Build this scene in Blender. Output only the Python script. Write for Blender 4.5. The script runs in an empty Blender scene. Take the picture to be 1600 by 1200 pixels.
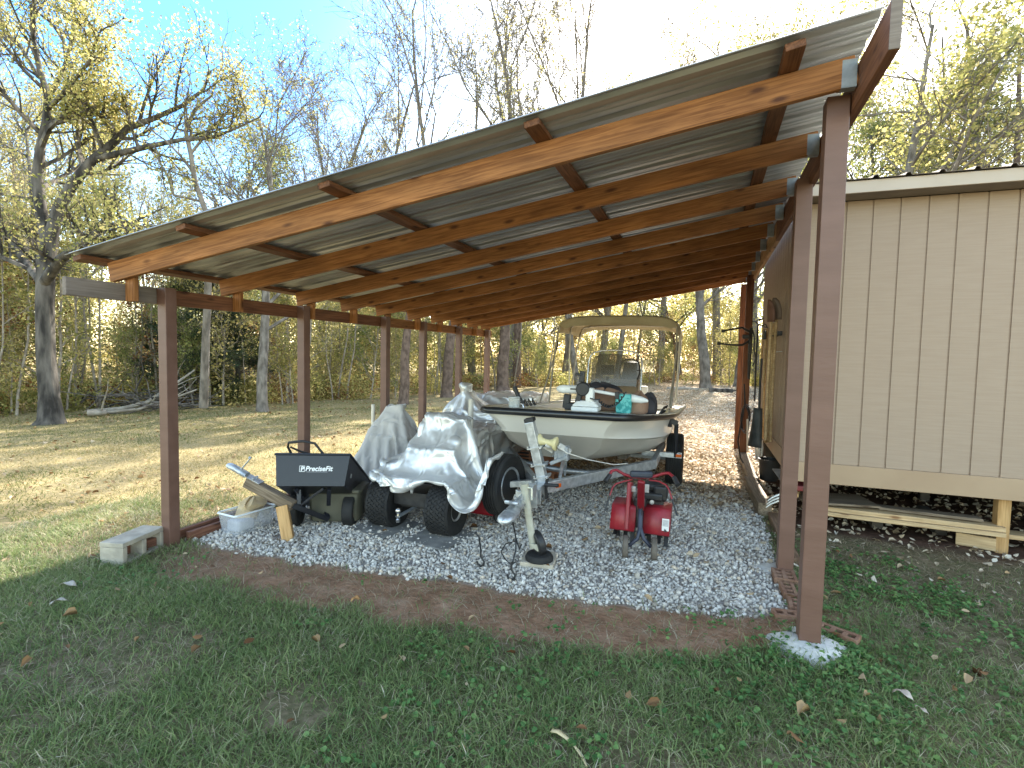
import bpy, bmesh, math, random
import numpy as np
from mathutils import Matrix, Vector, Quaternion
SC = bpy.context.scene
COL = SC.collection
rnd = random.Random(7)
NR = np.random.default_rng(11)
R_ = math.radians
WM = {}                      # world matrix of every object that parents something

# ------------------------------------------------------------------ helpers
class MB:
    """collects vertices and faces (world coordinates) for ONE mesh object"""
    def __init__(s): s.v = []; s.f = []
    def add(s, vs, fs):
        b = len(s.v); s.v += [tuple(p) for p in vs]; s.f += [tuple(i + b for i in f) for f in fs]; return s
    def box(s, c, d, rot=None):
        M = rot or Matrix.Identity(3); c = Vector(c); vs = []
        for x in (-.5, .5):
            for y in (-.5, .5):
                for z in (-.5, .5): vs.append(c + M @ Vector((x*d[0], y*d[1], z*d[2])))
        return s.add(vs, [(0,1,3,2),(4,6,7,5),(0,4,5,1),(2,3,7,6),(0,2,6,4),(1,5,7,3)])
    def bar(s, p, q, w, h, up=(0,0,1)):
        return s.box((Vector(p)+Vector(q))/2, ((Vector(q)-Vector(p)).length, w, h), frame(p, q, up))
    def tube(s, pts, r, n=8, cap=True):
        pts = [Vector(p) for p in pts]; k = len(pts)
        rs = list(r) if hasattr(r, '__len__') else [r]*k
        t0 = (pts[1]-pts[0]).normalized()
        a = t0.orthogonal().normalized(); vs = []
        for i in range(k):
            t = (pts[min(i+1,k-1)]-pts[max(i-1,0)]).normalized()
            a = (a - t*a.dot(t)); a = a.normalized() if a.length > 1e-6 else t.orthogonal().normalized()
            b = t.cross(a)
            for j in range(n):
                g = 2*math.pi*j/n; vs.append(pts[i] + (a*math.cos(g)+b*math.sin(g))*rs[i])
        fs = [(i*n+j, i*n+(j+1)%n, (i+1)*n+(j+1)%n, (i+1)*n+j) for i in range(k-1) for j in range(n)]
        if cap: fs += [tuple(range(n))[::-1], tuple(range((k-1)*n, k*n))]
        return s.add(vs, fs)
    def lathe(s, prof, c, axis=(0,0,1), n=24, close=False):
        A = Vector(axis).normalized(); u = A.orthogonal().normalized(); w = A.cross(u); c = Vector(c)
        vs = []; k = len(prof)
        for (r, z) in prof:
            for j in range(n):
                g = 2*math.pi*j/n; vs.append(c + A*z + (u*math.cos(g)+w*math.sin(g))*r)
        m = k if close else k-1
        fs = [(i*n+j, i*n+(j+1)%n, ((i+1)%k)*n+(j+1)%n, ((i+1)%k)*n+j) for i in range(m) for j in range(n)]
        if not close:
            if prof[0][0] > 1e-5: fs.append(tuple(range(n))[::-1])
            if prof[-1][0] > 1e-5: fs.append(tuple(range((k-1)*n, k*n)))
        return s.add(vs, fs)
    def rings(s, R, closed=True, caps=True):
        n = len(R[0]); vs = [p for r in R for p in r]; m = n if closed else n-1
        fs = [(i*n+j, i*n+(j+1)%n, (i+1)*n+(j+1)%n, (i+1)*n+j) for i in range(len(R)-1) for j in range(m)]
        if caps and closed: fs += [tuple(range(n))[::-1], tuple(range((len(R)-1)*n, len(R)*n))]
        return s.add(vs, fs)
    def prism(s, poly, ext):
        """closed polygon of 3d points pushed along the vector ext"""
        e = Vector(ext); a = [Vector(p) for p in poly]; return s.rings([a, [p+e for p in a]])
    def build(s, name, m, parent=None, smooth=None, bevel=0, solid=0, sub=0):
        me = bpy.data.meshes.new(name); me.from_pydata([tuple(p) for p in s.v], [], s.f); me.validate()
        bm = bmesh.new(); bm.from_mesh(me); bmesh.ops.recalc_face_normals(bm, faces=bm.faces); bm.to_mesh(me); bm.free()
        return finish(name, me, m, parent, smooth, bevel, solid, sub)

def finish(name, me, m, parent=None, smooth=None, bevel=0, solid=0, sub=0):
    if m: me.materials.append(m)
    o = bpy.data.objects.new(name, me); COL.objects.link(o)
    if smooth is not None:
        me.shade_smooth(); me.set_sharp_from_angle(angle=R_(smooth))
    if parent is not None:
        o.parent = parent; o.matrix_parent_inverse = WM[parent.name].inverted()
    WM[o.name] = Matrix.Identity(4)
    if solid:
        d = o.modifiers.new('solid', 'SOLIDIFY'); d.thickness = solid; d.offset = 0
    if bevel:
        d = o.modifiers.new('edge', 'BEVEL'); d.width = bevel; d.segments = 2; d.limit_method = 'ANGLE'; d.angle_limit = R_(40); d.harden_normals = False
    if sub:
        d = o.modifiers.new('sub', 'SUBSURF'); d.levels = sub; d.render_levels = sub
    return o

def npmesh(name, V, F, m, parent=None, attr=None, smooth=False):
    """big mesh from numpy arrays; F is (n,k) with one k"""
    me = bpy.data.meshes.new(name); V = np.ascontiguousarray(V, dtype=np.float32); F = np.ascontiguousarray(F, dtype=np.int32)
    n, k = F.shape
    me.vertices.add(len(V)); me.vertices.foreach_set('co', V.ravel())
    me.loops.add(n*k); me.loops.foreach_set('vertex_index', F.ravel())
    me.polygons.add(n); me.polygons.foreach_set('loop_start', np.arange(0, n*k, k, dtype=np.int32))
    try: me.polygons.foreach_set('loop_total', np.full(n, k, dtype=np.int32))
    except Exception: pass
    me.update(calc_edges=True); me.validate()
    for an, data in (attr or {}).items():
        d = np.asarray(data, dtype=np.float32)
        if d.ndim == 1:
            a = me.attributes.new(an, 'FLOAT', 'POINT'); a.data.foreach_set('value', d)
        else:
            a = me.attributes.new(an, 'FLOAT_COLOR', 'POINT')
            c = np.ones((len(V), 4), np.float32); c[:, :d.shape[1]] = d; a.data.foreach_set('color', c.ravel())
    if smooth: me.shade_smooth()
    return finish(name, me, m, parent)

def frame(p, q, up=(0,0,1)):
    x = (Vector(q)-Vector(p)).normalized(); z = Vector(up); z = z - x*z.dot(x)
    z = z.normalized() if z.length > 1e-6 else x.orthogonal().normalized()
    y = z.cross(x); return Matrix((x, y, z)).transposed()

def lumber(name, p, q, w, h, m, parent=None, up=(0,0,1), bevel=.004):
    """one board with its own axes along the grain"""
    p = Vector(p); q = Vector(q); L = (q-p).length
    b = MB().box((0,0,0), (L, w, h)); me = bpy.data.meshes.new(name); me.from_pydata(b.v, [], b.f)
    bm = bmesh.new(); bm.from_mesh(me); bmesh.ops.recalc_face_normals(bm, faces=bm.faces); bm.to_mesh(me); bm.free()
    o = finish(name, me, m, parent, None, bevel)
    W = frame(p, q, up).to_4x4(); W.translation = (p+q)/2
    o.matrix_basis = W; WM[o.name] = W
    return o

def tag(o, label=None, cat=None, group=None, kind=None):
    if label: o['label'] = label
    if cat: o['category'] = cat
    if group: o['group'] = group
    if kind: o['kind'] = kind
    return o

def thing(name, label, cat, loc=(0,0,0), group=None):
    o = bpy.data.objects.new(name, None); COL.objects.link(o); o.location = loc; o.empty_display_size = .1
    WM[o.name] = Matrix.Translation(Vector(loc)); return tag(o, label, cat, group)

def dup(root, loc, rz=0, sc=1, label=None, group=None, name=None):
    """copy of a thing with copies of its parts and sub-parts"""
    r = root.copy(); COL.objects.link(r); r.location = loc; r.rotation_euler = (0,0,rz)
    r.scale = sc if hasattr(sc, '__len__') else (sc,)*3
    if label: r['label'] = label
    if group: r['group'] = group
    for ch in list(root.children):
        c = ch.copy(); COL.objects.link(c); c.parent = r
        for g in list(ch.children):
            d = g.copy(); COL.objects.link(d); d.parent = c
    return r

# ------------------------------------------------------------------ materials
def srgb(h):
    h = h.lstrip('#'); f = lambda c: c/12.92 if c <= .04045 else ((c+.055)/1.055)**2.4
    return tuple(f(int(h[i:i+2], 16)/255) for i in (0, 2, 4))
def newmat(name):
    m = bpy.data.materials.new(name); m.use_nodes = True; nt = m.node_tree
    return m, nt, nt.nodes['Principled BSDF']
def N(nt, t, **k):
    n = nt.nodes.new(t)
    for a, v in k.items():
        if a.startswith('i_'): n.inputs[int(a[2:]) if a[2:].isdigit() else a[2:].replace('_', ' ')].default_value = v
        else: setattr(n, a, v)
    return n
def ramp(nt, stops):
    r = N(nt, 'ShaderNodeValToRGB'); e = r.color_ramp.elements
    while len(e) < len(stops): e.new(.5)
    for i, (p, c) in enumerate(stops):
        e[i].position = p; e[i].color = (*c, 1) if len(c) == 3 else c
    return r
def coords(nt, kind='Object', scale=(1,1,1), rand=0):
    tc = N(nt, 'ShaderNodeTexCoord'); mp = N(nt, 'ShaderNodeMapping'); mp.inputs['Scale'].default_value = scale
    if rand:
        oi = N(nt, 'ShaderNodeObjectInfo'); ml = N(nt, 'ShaderNodeMath', operation='MULTIPLY'); ml.inputs[1].default_value = rand
        nt.links.new(oi.outputs['Random'], ml.inputs[0]); nt.links.new(ml.outputs[0], mp.inputs['Location'])
    nt.links.new(tc.outputs[kind], mp.inputs['Vector']); return mp
def M(name, c1, c2=None, scale=6, rough=.6, metal=0, bump=0, bscale=None, stretch=(1,1,1), detail=6, lo=.35, hi=.65, spec=.5, coat=0, rand=0, alpha=1, trans=0, rvar=0):
    m, nt, b = newmat(name); b.inputs['Roughness'].default_value = rough; b.inputs['Metallic'].default_value = metal
    b.inputs['Specular IOR Level'].default_value = spec; b.inputs['Coat Weight'].default_value = coat
    b.inputs['Base Color'].default_value = (*c1, 1); b.inputs['Alpha'].default_value = alpha; b.inputs['Transmission Weight'].default_value = trans
    if c2 or bump or rvar:
        mp = coords(nt, 'Object', stretch, rand)
        nz = N(nt, 'ShaderNodeTexNoise'); nz.inputs['Scale'].default_value = scale; nz.inputs['Detail'].default_value = detail
        nt.links.new(mp.outputs[0], nz.inputs['Vector'])
        if c2:
            r = ramp(nt, [(lo, c1), (hi, c2)]); nt.links.new(nz.outputs['Fac'], r.inputs[0]); nt.links.new(r.outputs[0], b.inputs['Base Color'])
        if rvar:
            mr = N(nt, 'ShaderNodeMapRange'); mr.inputs['To Min'].default_value = rough-rvar; mr.inputs['To Max'].default_value = rough+rvar
            nt.links.new(nz.outputs['Fac'], mr.inputs['Value']); nt.links.new(mr.outputs[0], b.inputs['Roughness'])
        if bump:
            n2 = N(nt, 'ShaderNodeTexNoise'); n2.inputs['Scale'].default_value = bscale or scale*3; n2.inputs['Detail'].default_value = 8
            nt.links.new(mp.outputs[0], n2.inputs['Vector'])
            bp = N(nt, 'ShaderNodeBump'); bp.inputs['Strength'].default_value = bump; bp.inputs['Distance'].default_value = .01
            nt.links.new(n2.outputs['Fac'], bp.inputs['Height']); nt.links.new(bp.outputs[0], b.inputs['Normal'])
    return m
def wood(name, dark, light, knot, rough=.65, grain=1.0, knots=True, spec=.3):
    m, nt, b = newmat(name); b.inputs['Roughness'].default_value = rough; b.inputs['Specular IOR Level'].default_value = spec
    mp = coords(nt, 'Object', (2.2, 42*grain, 42*grain), 40)
    n1 = N(nt, 'ShaderNodeTexNoise'); n1.inputs['Scale'].default_value = 1.6; n1.inputs['Detail'].default_value = 9; n1.inputs['Distortion'].default_value = .8
    nt.links.new(mp.outputs[0], n1.inputs['Vector'])
    r = ramp(nt, [(.34, dark), (.64, light)]); nt.links.new(n1.outputs['Fac'], r.inputs[0]); col = r.outputs[0]
    # broad blotches along the board
    mp3 = coords(nt, 'Object', (1, 3, 3), 77); n3 = N(nt, 'ShaderNodeTexNoise'); n3.inputs['Scale'].default_value = 2.2; n3.inputs['Detail'].default_value = 4
    nt.links.new(mp3.outputs[0], n3.inputs['Vector'])
    mr3 = N(nt, 'ShaderNodeMapRange'); mr3.inputs['From Min'].default_value = .3; mr3.inputs['From Max'].default_value = .7; mr3.inputs['To Min'].default_value = .72; mr3.inputs['To Max'].default_value = 1.15
    nt.links.new(n3.outputs['Fac'], mr3.inputs['Value'])
    mx0 = N(nt, 'ShaderNodeMix', data_type='RGBA', blend_type='MULTIPLY'); mx0.inputs['Factor'].default_value = 1
    nt.links.new(col, mx0.inputs['A']); nt.links.new(mr3.outputs[0], mx0.inputs['B']); col = mx0.outputs['Result']
    if knots:
        mp2 = coords(nt, 'Object', (3.4, 10, 10), 13)
        vo = N(nt, 'ShaderNodeTexVoronoi'); vo.inputs['Scale'].default_value = 1.0; nt.links.new(mp2.outputs[0], vo.inputs['Vector'])
        mr = N(nt, 'ShaderNodeMapRange'); mr.inputs['From Min'].default_value = .07; mr.inputs['From Max'].default_value = .2; mr.inputs['To Min'].default_value = .9; mr.inputs['To Max'].default_value = 0
        nt.links.new(vo.outputs['Distance'], mr.inputs['Value'])
        mx = N(nt, 'ShaderNodeMix', data_type='RGBA'); nt.links.new(mr.outputs[0], mx.inputs['Factor']); nt.links.new(col, mx.inputs['A']); mx.inputs['B'].default_value = (*knot, 1); col = mx.outputs['Result']
    nt.links.new(col, b.inputs['Base Color'])
    bp = N(nt, 'ShaderNodeBump'); bp.inputs['Strength'].default_value = .25; bp.inputs['Distance'].default_value = .004
    nt.links.new(n1.outputs['Fac'], bp.inputs['Height']); nt.links.new(bp.outputs[0], b.inputs['Normal'])
    return m
def leafmat(name, stops, trans=.45, rough=.55, attr='rv'):
    """foliage: colour by a per-leaf random value, partly translucent"""
    m, nt, b = newmat(name); at = N(nt, 'ShaderNodeAttribute', attribute_name=attr)
    r = ramp(nt, stops); nt.links.new(at.outputs['Fac'], r.inputs[0]); nt.links.new(r.outputs[0], b.inputs['Base Color'])
    b.inputs['Roughness'].default_value = rough; b.inputs['Specular IOR Level'].default_value = .25
    if trans:
        tr = N(nt, 'ShaderNodeBsdfTranslucent'); nt.links.new(r.outputs[0], tr.inputs['Color'])
        ms = N(nt, 'ShaderNodeMixShader'); ms.inputs[0].default_value = trans
        out = nt.nodes['Material Output']; nt.links.new(b.outputs[0], ms.inputs[1]); nt.links.new(tr.outputs[0], ms.inputs[2]); nt.links.new(ms.outputs[0], out.inputs['Surface'])
    return m

rafter_wood = wood('rafter_stained_pine', (.19,.07,.019), (.36,.155,.052), (.06,.018,.007))
purlin_wood = wood('purlin_dark_pine', (.10,.040,.018), (.2,.085,.04), (.04,.015,.01))
beam_wood = wood('beam_stained', (.10,.038,.02), (.2,.085,.042), (.04,.014,.008))
beam_grey = wood('beam_weathered', (.15,.12,.10), (.22,.18,.15), (.07,.05,.04))
beam_tan = wood('beam_tan', (.34,.19,.085), (.5,.3,.15), (.1,.04,.02))
post_paint = M('post_brown_paint', (.125,.062,.043), (.155,.08,.058), 9, .5, bump=.12, bscale=60, stretch=(1,1,.25))
raw_wood = wood('raw_lumber', (.4,.26,.13), (.58,.42,.24), (.18,.08,.03))
old_wood = wood('weathered_lumber', (.12,.085,.055), (.26,.2,.14), (.06,.035,.02))
orange_wood = wood('prop_lumber', (.36,.2,.075), (.55,.34,.15), (.2,.08,.03))
edging_wood = wood('edging_timber', (.13,.075,.045), (.24,.15,.095), (.06,.03,.02))
redboard = wood('edging_red_board', (.11,.045,.028), (.2,.09,.055), (.05,.02,.01))
galv = M('galvanised_steel', (.38,.40,.42), (.58,.6,.62), 22, .42, .75, bump=.06, rvar=.1)
galv_dull = M('galvanised_dull', (.2,.215,.23), (.34,.36,.38), 14, .55, .5, bump=.05, rvar=.1)
chrome = M('bright_metal', (.7,.7,.7), None, rough=.22, metal=1)
black_plastic = M('black_plastic', (.012,.012,.013), (.022,.022,.024), 12, .5, rvar=.1)
black_paint = M('black_paint', (.007,.008,.012), (.015,.017,.023), 7, .42, bump=.05, bscale=60, rvar=.12)
rubber = M('tyre_rubber', (.008,.008,.009), (.018,.0175,.017), 10, .78, bump=.2, bscale=70)
rim_grey = M('rim_grey', (.5,.5,.5), (.36,.36,.36), 9, .42, .35, bump=.05)
red_paint = M('red_paint', (.30,.012,.022), (.2,.01,.018), 6, .42, bump=.05, rvar=.12)
red_dull = M('red_dull', (.22,.02,.02), (.13,.02,.018), 8, .55)
amber = M('amber_lens', (.55,.1,.015), None, rough=.2, coat=.6)
dark_metal = M('dark_metal', (.03,.03,.032), (.06,.058,.056), 14, .5, .5)
engine_black = M('engine_black', (.015,.015,.017), (.035,.034,.034), 16, .5, .2, bump=.1)
engine_silver = M('engine_silver', (.5,.5,.5), (.35,.35,.35), 20, .4, .6)
white_paint = M('white_paint', (.74,.74,.72), (.66,.66,.63), 9, .4)
pvc = M('white_pvc', (.72,.68,.6), (.62,.57,.48), 8, .45)
cream_metal = M('plated_cream', (.62,.61,.52), (.5,.49,.4), 14, .4, .35)
concrete = M('concrete', (.45,.40,.32), (.3,.27,.22), 9, .9, bump=.5, bscale=60)
concrete_white = M('concrete_white', (.56,.54,.5), (.42,.41,.39), 11, .9, bump=.8, bscale=26)
paver_mat = M('paver', (.5,.44,.35), (.38,.33,.26), 10, .9, bump=.4, bscale=70)
brick_mat = M('brick', (.18,.085,.05), (.27,.155,.10), 14, .9, bump=.5, bscale=60)
mat_grey = M('rubber_mat', (.15,.145,.135), (.24,.23,.21), 7, .9, bump=.4, bscale=50)
beige_wall = M('siding_beige', (.335,.243,.176), (.36,.267,.196), 2.2, .7, bump=.12, bscale=5, stretch=(2,2,34), detail=8)
trim_beige = M('trim_beige', (.35,.235,.145), (.39,.27,.17), 2, .6, bump=.1)
fascia_mat = M('fascia_beige', (.43,.34,.26), (.47,.38,.30), 3, .6, bump=.1)
soffit_mat = M('soffit_brown', (.19,.15,.115), (.23,.185,.145), 5, .8)
roof_brown = M('shed_roof_metal', (.11,.085,.075), (.15,.12,.105), 3, .35, .4)
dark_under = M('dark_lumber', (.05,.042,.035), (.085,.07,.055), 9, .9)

def roofmat():
    m, nt, b = newmat('galvalume_sheet'); b.inputs['Metallic'].default_value = .6; b.inputs['Roughness'].default_value = .45
    mp = coords(nt, 'Object', (.35, 5, 5)); nz = N(nt, 'ShaderNodeTexNoise'); nz.inputs['Scale'].default_value = 2.5; nz.inputs['Detail'].default_value = 5
    nt.links.new(mp.outputs[0], nz.inputs['Vector']); r = ramp(nt, [(.3, (.30,.31,.32)), (.7, (.46,.47,.48))])
    nt.links.new(nz.outputs['Fac'], r.inputs[0]); nt.links.new(r.outputs[0], b.inputs['Base Color'])
    mr = N(nt, 'ShaderNodeMapRange'); mr.inputs['To Min'].default_value = .3; mr.inputs['To Max'].default_value = .5
    nt.links.new(nz.outputs['Fac'], mr.inputs['Value']); nt.links.new(mr.outputs[0], b.inputs['Roughness'])
    return m
roof_metal = roofmat()

# ------------------------------------------------------------------ camera, light, sky
H = 1.6
yaw, pitch, roll = R_(20.37), R_(3.22), R_(1.17)
fw = Vector((-math.sin(yaw)*math.cos(pitch), math.cos(yaw)*math.cos(pitch), -math.sin(pitch)))
rt = Vector((math.cos(yaw), math.sin(yaw), 0)); up = rt.cross(fw)
rt2 = rt*math.cos(roll)+up*math.sin(roll); up2 = rt2.cross(fw)
cam = bpy.data.cameras.new('camera'); co = bpy.data.objects.new('camera', cam); COL.objects.link(co)
cm = Matrix((rt2, up2, -fw)).transposed().to_4x4(); cm.translation = (0,0,H); co.matrix_world = cm
cam.sensor_width = 36; cam.lens = 815/1600*36; cam.clip_end = 2000; cam.clip_start = .05
SC.camera = co
SUN_EL, SUN_AZ = R_(42), R_(1.0)            # azimuth measured from +Y towards +X
sd = Vector((math.sin(SUN_AZ)*math.cos(SUN_EL), math.cos(SUN_AZ)*math.cos(SUN_EL), math.sin(SUN_EL)))
sl = bpy.data.lights.new('sun', 'SUN'); sl.energy = 3.4; sl.angle = R_(.55); sl.color = (1, .93, .8)
so = bpy.data.objects.new('sun', sl); COL.objects.link(so); so.location = sd*50; so.rotation_euler = (-sd).to_track_quat('-Z', 'Y').to_euler()
wd = bpy.data.worlds.new('World'); SC.world = wd; wd.use_nodes = True; wn = wd.node_tree
bg = wn.nodes['Background']; sk = wn.nodes.new('ShaderNodeTexSky'); sk.sky_type = 'NISHITA'; sk.sun_disc = False
sk.sun_elevation = SUN_EL; sk.sun_rotation = SUN_AZ; sk.dust_density = .8; sk.air_density = 1.0; sk.ozone_density = 1.6
tint = wn.nodes.new('ShaderNodeMix'); tint.data_type = 'RGBA'; tint.blend_type = 'MULTIPLY'; tint.inputs['Factor'].default_value = 1; tint.inputs['B'].default_value = (1.10,.97,.76,1)
wn.links.new(sk.outputs[0], tint.inputs['A']); # the deep blue part of the sky, away from the sun to the upper left
gm = wn.nodes.new('ShaderNodeNewGeometry'); dt = wn.nodes.new('ShaderNodeVectorMath'); dt.operation = 'DOT_PRODUCT'; dt.inputs[1].default_value = tuple(Vector((.66,-.48,-.56)).normalized())
bm_ = wn.nodes.new('ShaderNodeMapRange'); bm_.interpolation_type = 'SMOOTHSTEP'; bm_.inputs['From Min'].default_value = .85; bm_.inputs['From Max'].default_value = .985
blue = wn.nodes.new('ShaderNodeMix'); blue.data_type = 'RGBA'; blue.blend_type = 'MULTIPLY'; blue.inputs['B'].default_value = (.20,.44,.84,1)
wn.links.new(gm.outputs['Incoming'], dt.inputs[0]); wn.links.new(dt.outputs['Value'], bm_.inputs['Value']); wn.links.new(bm_.outputs[0], blue.inputs['Factor'])
wn.links.new(tint.outputs['Result'], blue.inputs['A']); wn.links.new(blue.outputs['Result'], bg.inputs['Color']); bg.inputs['Strength'].default_value = .15
SC.view_settings.view_transform = 'Standard'; SC.view_settings.look = 'None'; SC.view_settings.gamma = 1; SC.view_settings.exposure = 2.7
SC.cycles.max_bounces = 8; SC.cycles.diffuse_bounces = 4; SC.cycles.transparent_max_bounces = 8; SC.cycles.use_denoising = True
SC.cycles.sample_clamp_indirect = 6
# ------------------------------------------------------------------ ground
def vnoise(x, y, sc, seed=0):
    """smooth value noise, numpy"""
    x = np.asarray(x)*sc; y = np.asarray(y)*sc; xi = np.floor(x).astype(np.int64); yi = np.floor(y).astype(np.int64)
    fx = x-xi; fy = y-yi; fx = fx*fx*(3-2*fx); fy = fy*fy*(3-2*fy)
    def h(a, b):
        n = (a*374761393 + b*668265263 + seed*1442695041) & 0x7fffffff
        n = ((n ^ (n >> 13))*1274126177) & 0x7fffffff
        return ((n ^ (n >> 16)) & 0xffff)/65535.
    return (h(xi,yi)*(1-fx)+h(xi+1,yi)*fx)*(1-fy)+(h(xi,yi+1)*(1-fx)+h(xi+1,yi+1)*fx)*fy
def fbm(x, y, sc, seed=0, o=4):
    s = 0; a = .5
    for k in range(o): s = s+a*vnoise(x, y, sc*2**k, seed+k); a *= .5
    return s/(1-.5**o)
def step(a, b, x): t = np.clip((x-a)/(b-a), 0, 1); return t*t*(3-2*t)
GX = np.array([-6,-4.4,-3.9,-3.2,-2.7,-2.2,-1.66,-1.2,-.6,-.2,.2,.48,.66,2])
GY = np.array([3.3,3.12,3.04,3.06,3.08,3.12,3.2,3.24,3.27,3.34,3.42,3.55,3.75,4])      # front edge of the gravel
DX = np.array([-6,-3.9,-3.5,-2.9,-2.3,-1.6,-1.0,-.5,.1,.35,.7,2])
DY = np.array([3.3,2.75,2.52,2.52,2.55,2.58,2.62,2.74,2.92,3.12,3.5,3.9])              # front edge of the bare dirt
def zones(x, y):
    n = fbm(x, y, 3, 3)-.5; n2 = fbm(x, y, 9, 5)-.5
    gy = np.interp(x, GX, GY)+n2*.18; dy = np.interp(x, DX, DY)+n*.35
    inside = step(-4.06, -3.98, x)*step(.62, .54, x)
    grav = inside*step(gy-.03, gy+.05, y)
    dirt = step(dy-.1, dy+.1, y)*step(gy+.1, gy, y)*step(-4.1, -3.4, x)*step(1.1, .5, x)
    leaf = step(6.0, 8.0, y+n*2.6+.8*step(-1., .5, x))*step(-4.2, -3.9, x)
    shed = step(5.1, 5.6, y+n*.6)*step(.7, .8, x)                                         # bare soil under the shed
    green = np.clip(1.15-step(2.6, 4.6, y+n*2.+.25*np.maximum(0, -x-4))*step(-3.2, -4.4, x)*.93, 0, 1)
    return grav, dirt, leaf, shed, green
def gz(x, y):
    x = np.asarray(x, float); y = np.asarray(y, float)
    pad = step(-4.6, -3.9, x)*step(1.1, .5, x)*step(2.6, 3.4, y)*step(13, 9, y)
    z = (fbm(x, y, .22, 21, 3)-.5)*.22*step(9, 16, np.hypot(x, y)) + (fbm(x, y, 1.6, 8, 3)-.5)*.05*(1-pad) + (fbm(x, y, 7, 9, 2)-.5)*.012
    d = np.hypot(x-.58, y-3.2); z = z+.05*np.exp(-(d/.25)**2)
    return z
def gz1(x, y): return float(gz(np.array([x]), np.array([y]))[0])

def axis_pts(*seg):
    out = []
    for a, b, s in seg: out += list(np.arange(a, b-1e-6, s))
    return np.array(out+[seg[-1][1]])
gx = axis_pts((-260,-60,20), (-60,-16,2), (-16,-6,.2), (-6,3.2,.05), (3.2,9,.25), (9,60,3), (60,260,20))
gy_ = axis_pts((-60,-4,4), (-4,1,.25), (1,6.6,.05), (6.6,16,.15), (16,60,2), (60,400,20))
X, Y = np.meshgrid(gx, gy_); Z = gz(X, Y); nx, ny = len(gx), len(gy_)
V = np.stack([X, Y, Z], -1).reshape(-1, 3)
I = np.arange(nx*ny).reshape(ny, nx); F = np.stack([I[:-1,:-1], I[:-1,1:], I[1:,1:], I[1:,:-1]], -1).reshape(-1, 4)
zg, zd, zl, zs, zgr = zones(V[:,0], V[:,1])
def groundmat():
    m, nt, b = newmat('earth_and_turf'); b.inputs['Roughness'].default_value = .95; b.inputs['Specular IOR Level'].default_value = .15
    L = nt.links.new
    za = N(nt, 'ShaderNodeAttribute', attribute_name='za'); zb = N(nt, 'ShaderNodeAttribute', attribute_name='zb')
    sa = N(nt, 'ShaderNodeSeparateColor'); sb = N(nt, 'ShaderNodeSeparateColor'); L(za.outputs['Color'], sa.inputs[0]); L(zb.outputs['Color'], sb.inputs[0])
    mp = coords(nt, 'Object')
    def nr(scale, stops, det=8, ds=0):
        nz = N(nt, 'ShaderNodeTexNoise'); nz.inputs['Scale'].default_value = scale; nz.inputs['Detail'].default_value = det; nz.inputs['Distortion'].default_value = ds
        L(mp.outputs[0], nz.inputs['Vector']); r = ramp(nt, stops); L(nz.outputs['Fac'], r.inputs[0]); return r.outputs[0], nz
    grass, _ = nr(14, [(.3, (.075,.07,.035)), (.5, (.13,.115,.06)), (.7, (.22,.165,.11))])
    dry, nz = nr(26, [(.25, (.19,.15,.06)), (.5, (.33,.26,.13)), (.72, (.46,.37,.21))])
    dirt, _ = nr(7, [(.25, (.17,.088,.05)), (.5, (.28,.158,.095)), (.75, (.37,.24,.16))])
    grav, _ = nr(55, [(.3, (.18,.155,.13)), (.6, (.38,.35,.32))])
    leaf, _ = nr(20, [(.25, (.20,.13,.075)), (.5, (.38,.27,.17)), (.75, (.56,.45,.32))])
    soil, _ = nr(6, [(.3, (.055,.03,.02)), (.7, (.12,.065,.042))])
    def mix(f, a, b_):
        x = N(nt, 'ShaderNodeMix', data_type='RGBA'); L(f, x.inputs['Factor']); L(a, x.inputs['A']); L(b_, x.inputs['B']); return x.outputs['Result']
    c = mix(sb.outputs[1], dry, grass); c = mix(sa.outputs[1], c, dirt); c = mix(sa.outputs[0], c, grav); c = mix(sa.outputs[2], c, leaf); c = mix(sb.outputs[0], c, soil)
    L(c, b.inputs['Base Color'])
    bp = N(nt, 'ShaderNodeBump'); bp.inputs['Strength'].default_value = .7; bp.inputs['Distance'].default_value = .03; L(nz.outputs['Fac'], bp.inputs['Height']); L(bp.outputs[0], b.inputs['Normal'])
    return m
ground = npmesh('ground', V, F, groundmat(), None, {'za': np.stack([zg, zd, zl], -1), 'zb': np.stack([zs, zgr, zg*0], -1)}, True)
tag(ground, 'level yard of lawn, gravel pad, bare dirt and fallen leaves', 'ground', kind='structure')

# ------------------------------------------------------------------ grass, gravel, leaves (stuff)
def blades(name, P, hgt, wid, lean, mat, rv, seed):
    r = np.random.default_rng(seed); n = len(P); a = r.uniform(0, 2*np.pi, n); b = r.uniform(0, 2*np.pi, n)
    h = hgt*r.uniform(.45, 1.25, n); w = wid*r.uniform(.6, 1.3, n); le = lean*r.uniform(.3, 1.5, n)
    dx, dy = np.cos(a), np.sin(a); ex, ey = np.cos(b), np.sin(b)
    z0 = gz(P[:,0], P[:,1])-.004
    def pt(t, s):
        zz = h*(t-.35*le*t*t/1.3); off = h*le*t*t
        return np.stack([P[:,0]+ex*off+s*dx*w, P[:,1]+ey*off+s*dy*w, z0+np.maximum(zz, .004*t)], -1)
    V = np.stack([pt(0,-.5), pt(0,.5), pt(.55,.45), pt(.55,-.45), pt(1,.08), pt(1,-.08)], 1).reshape(-1, 3)
    k = np.arange(n)[:,None]*6
    F = np.concatenate([k+np.array([0,1,2,3]), k+np.array([3,2,4,5])], 0)
    return npmesh(name, V, F, mat, None, {'rv': np.repeat(rv, 6)})
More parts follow.
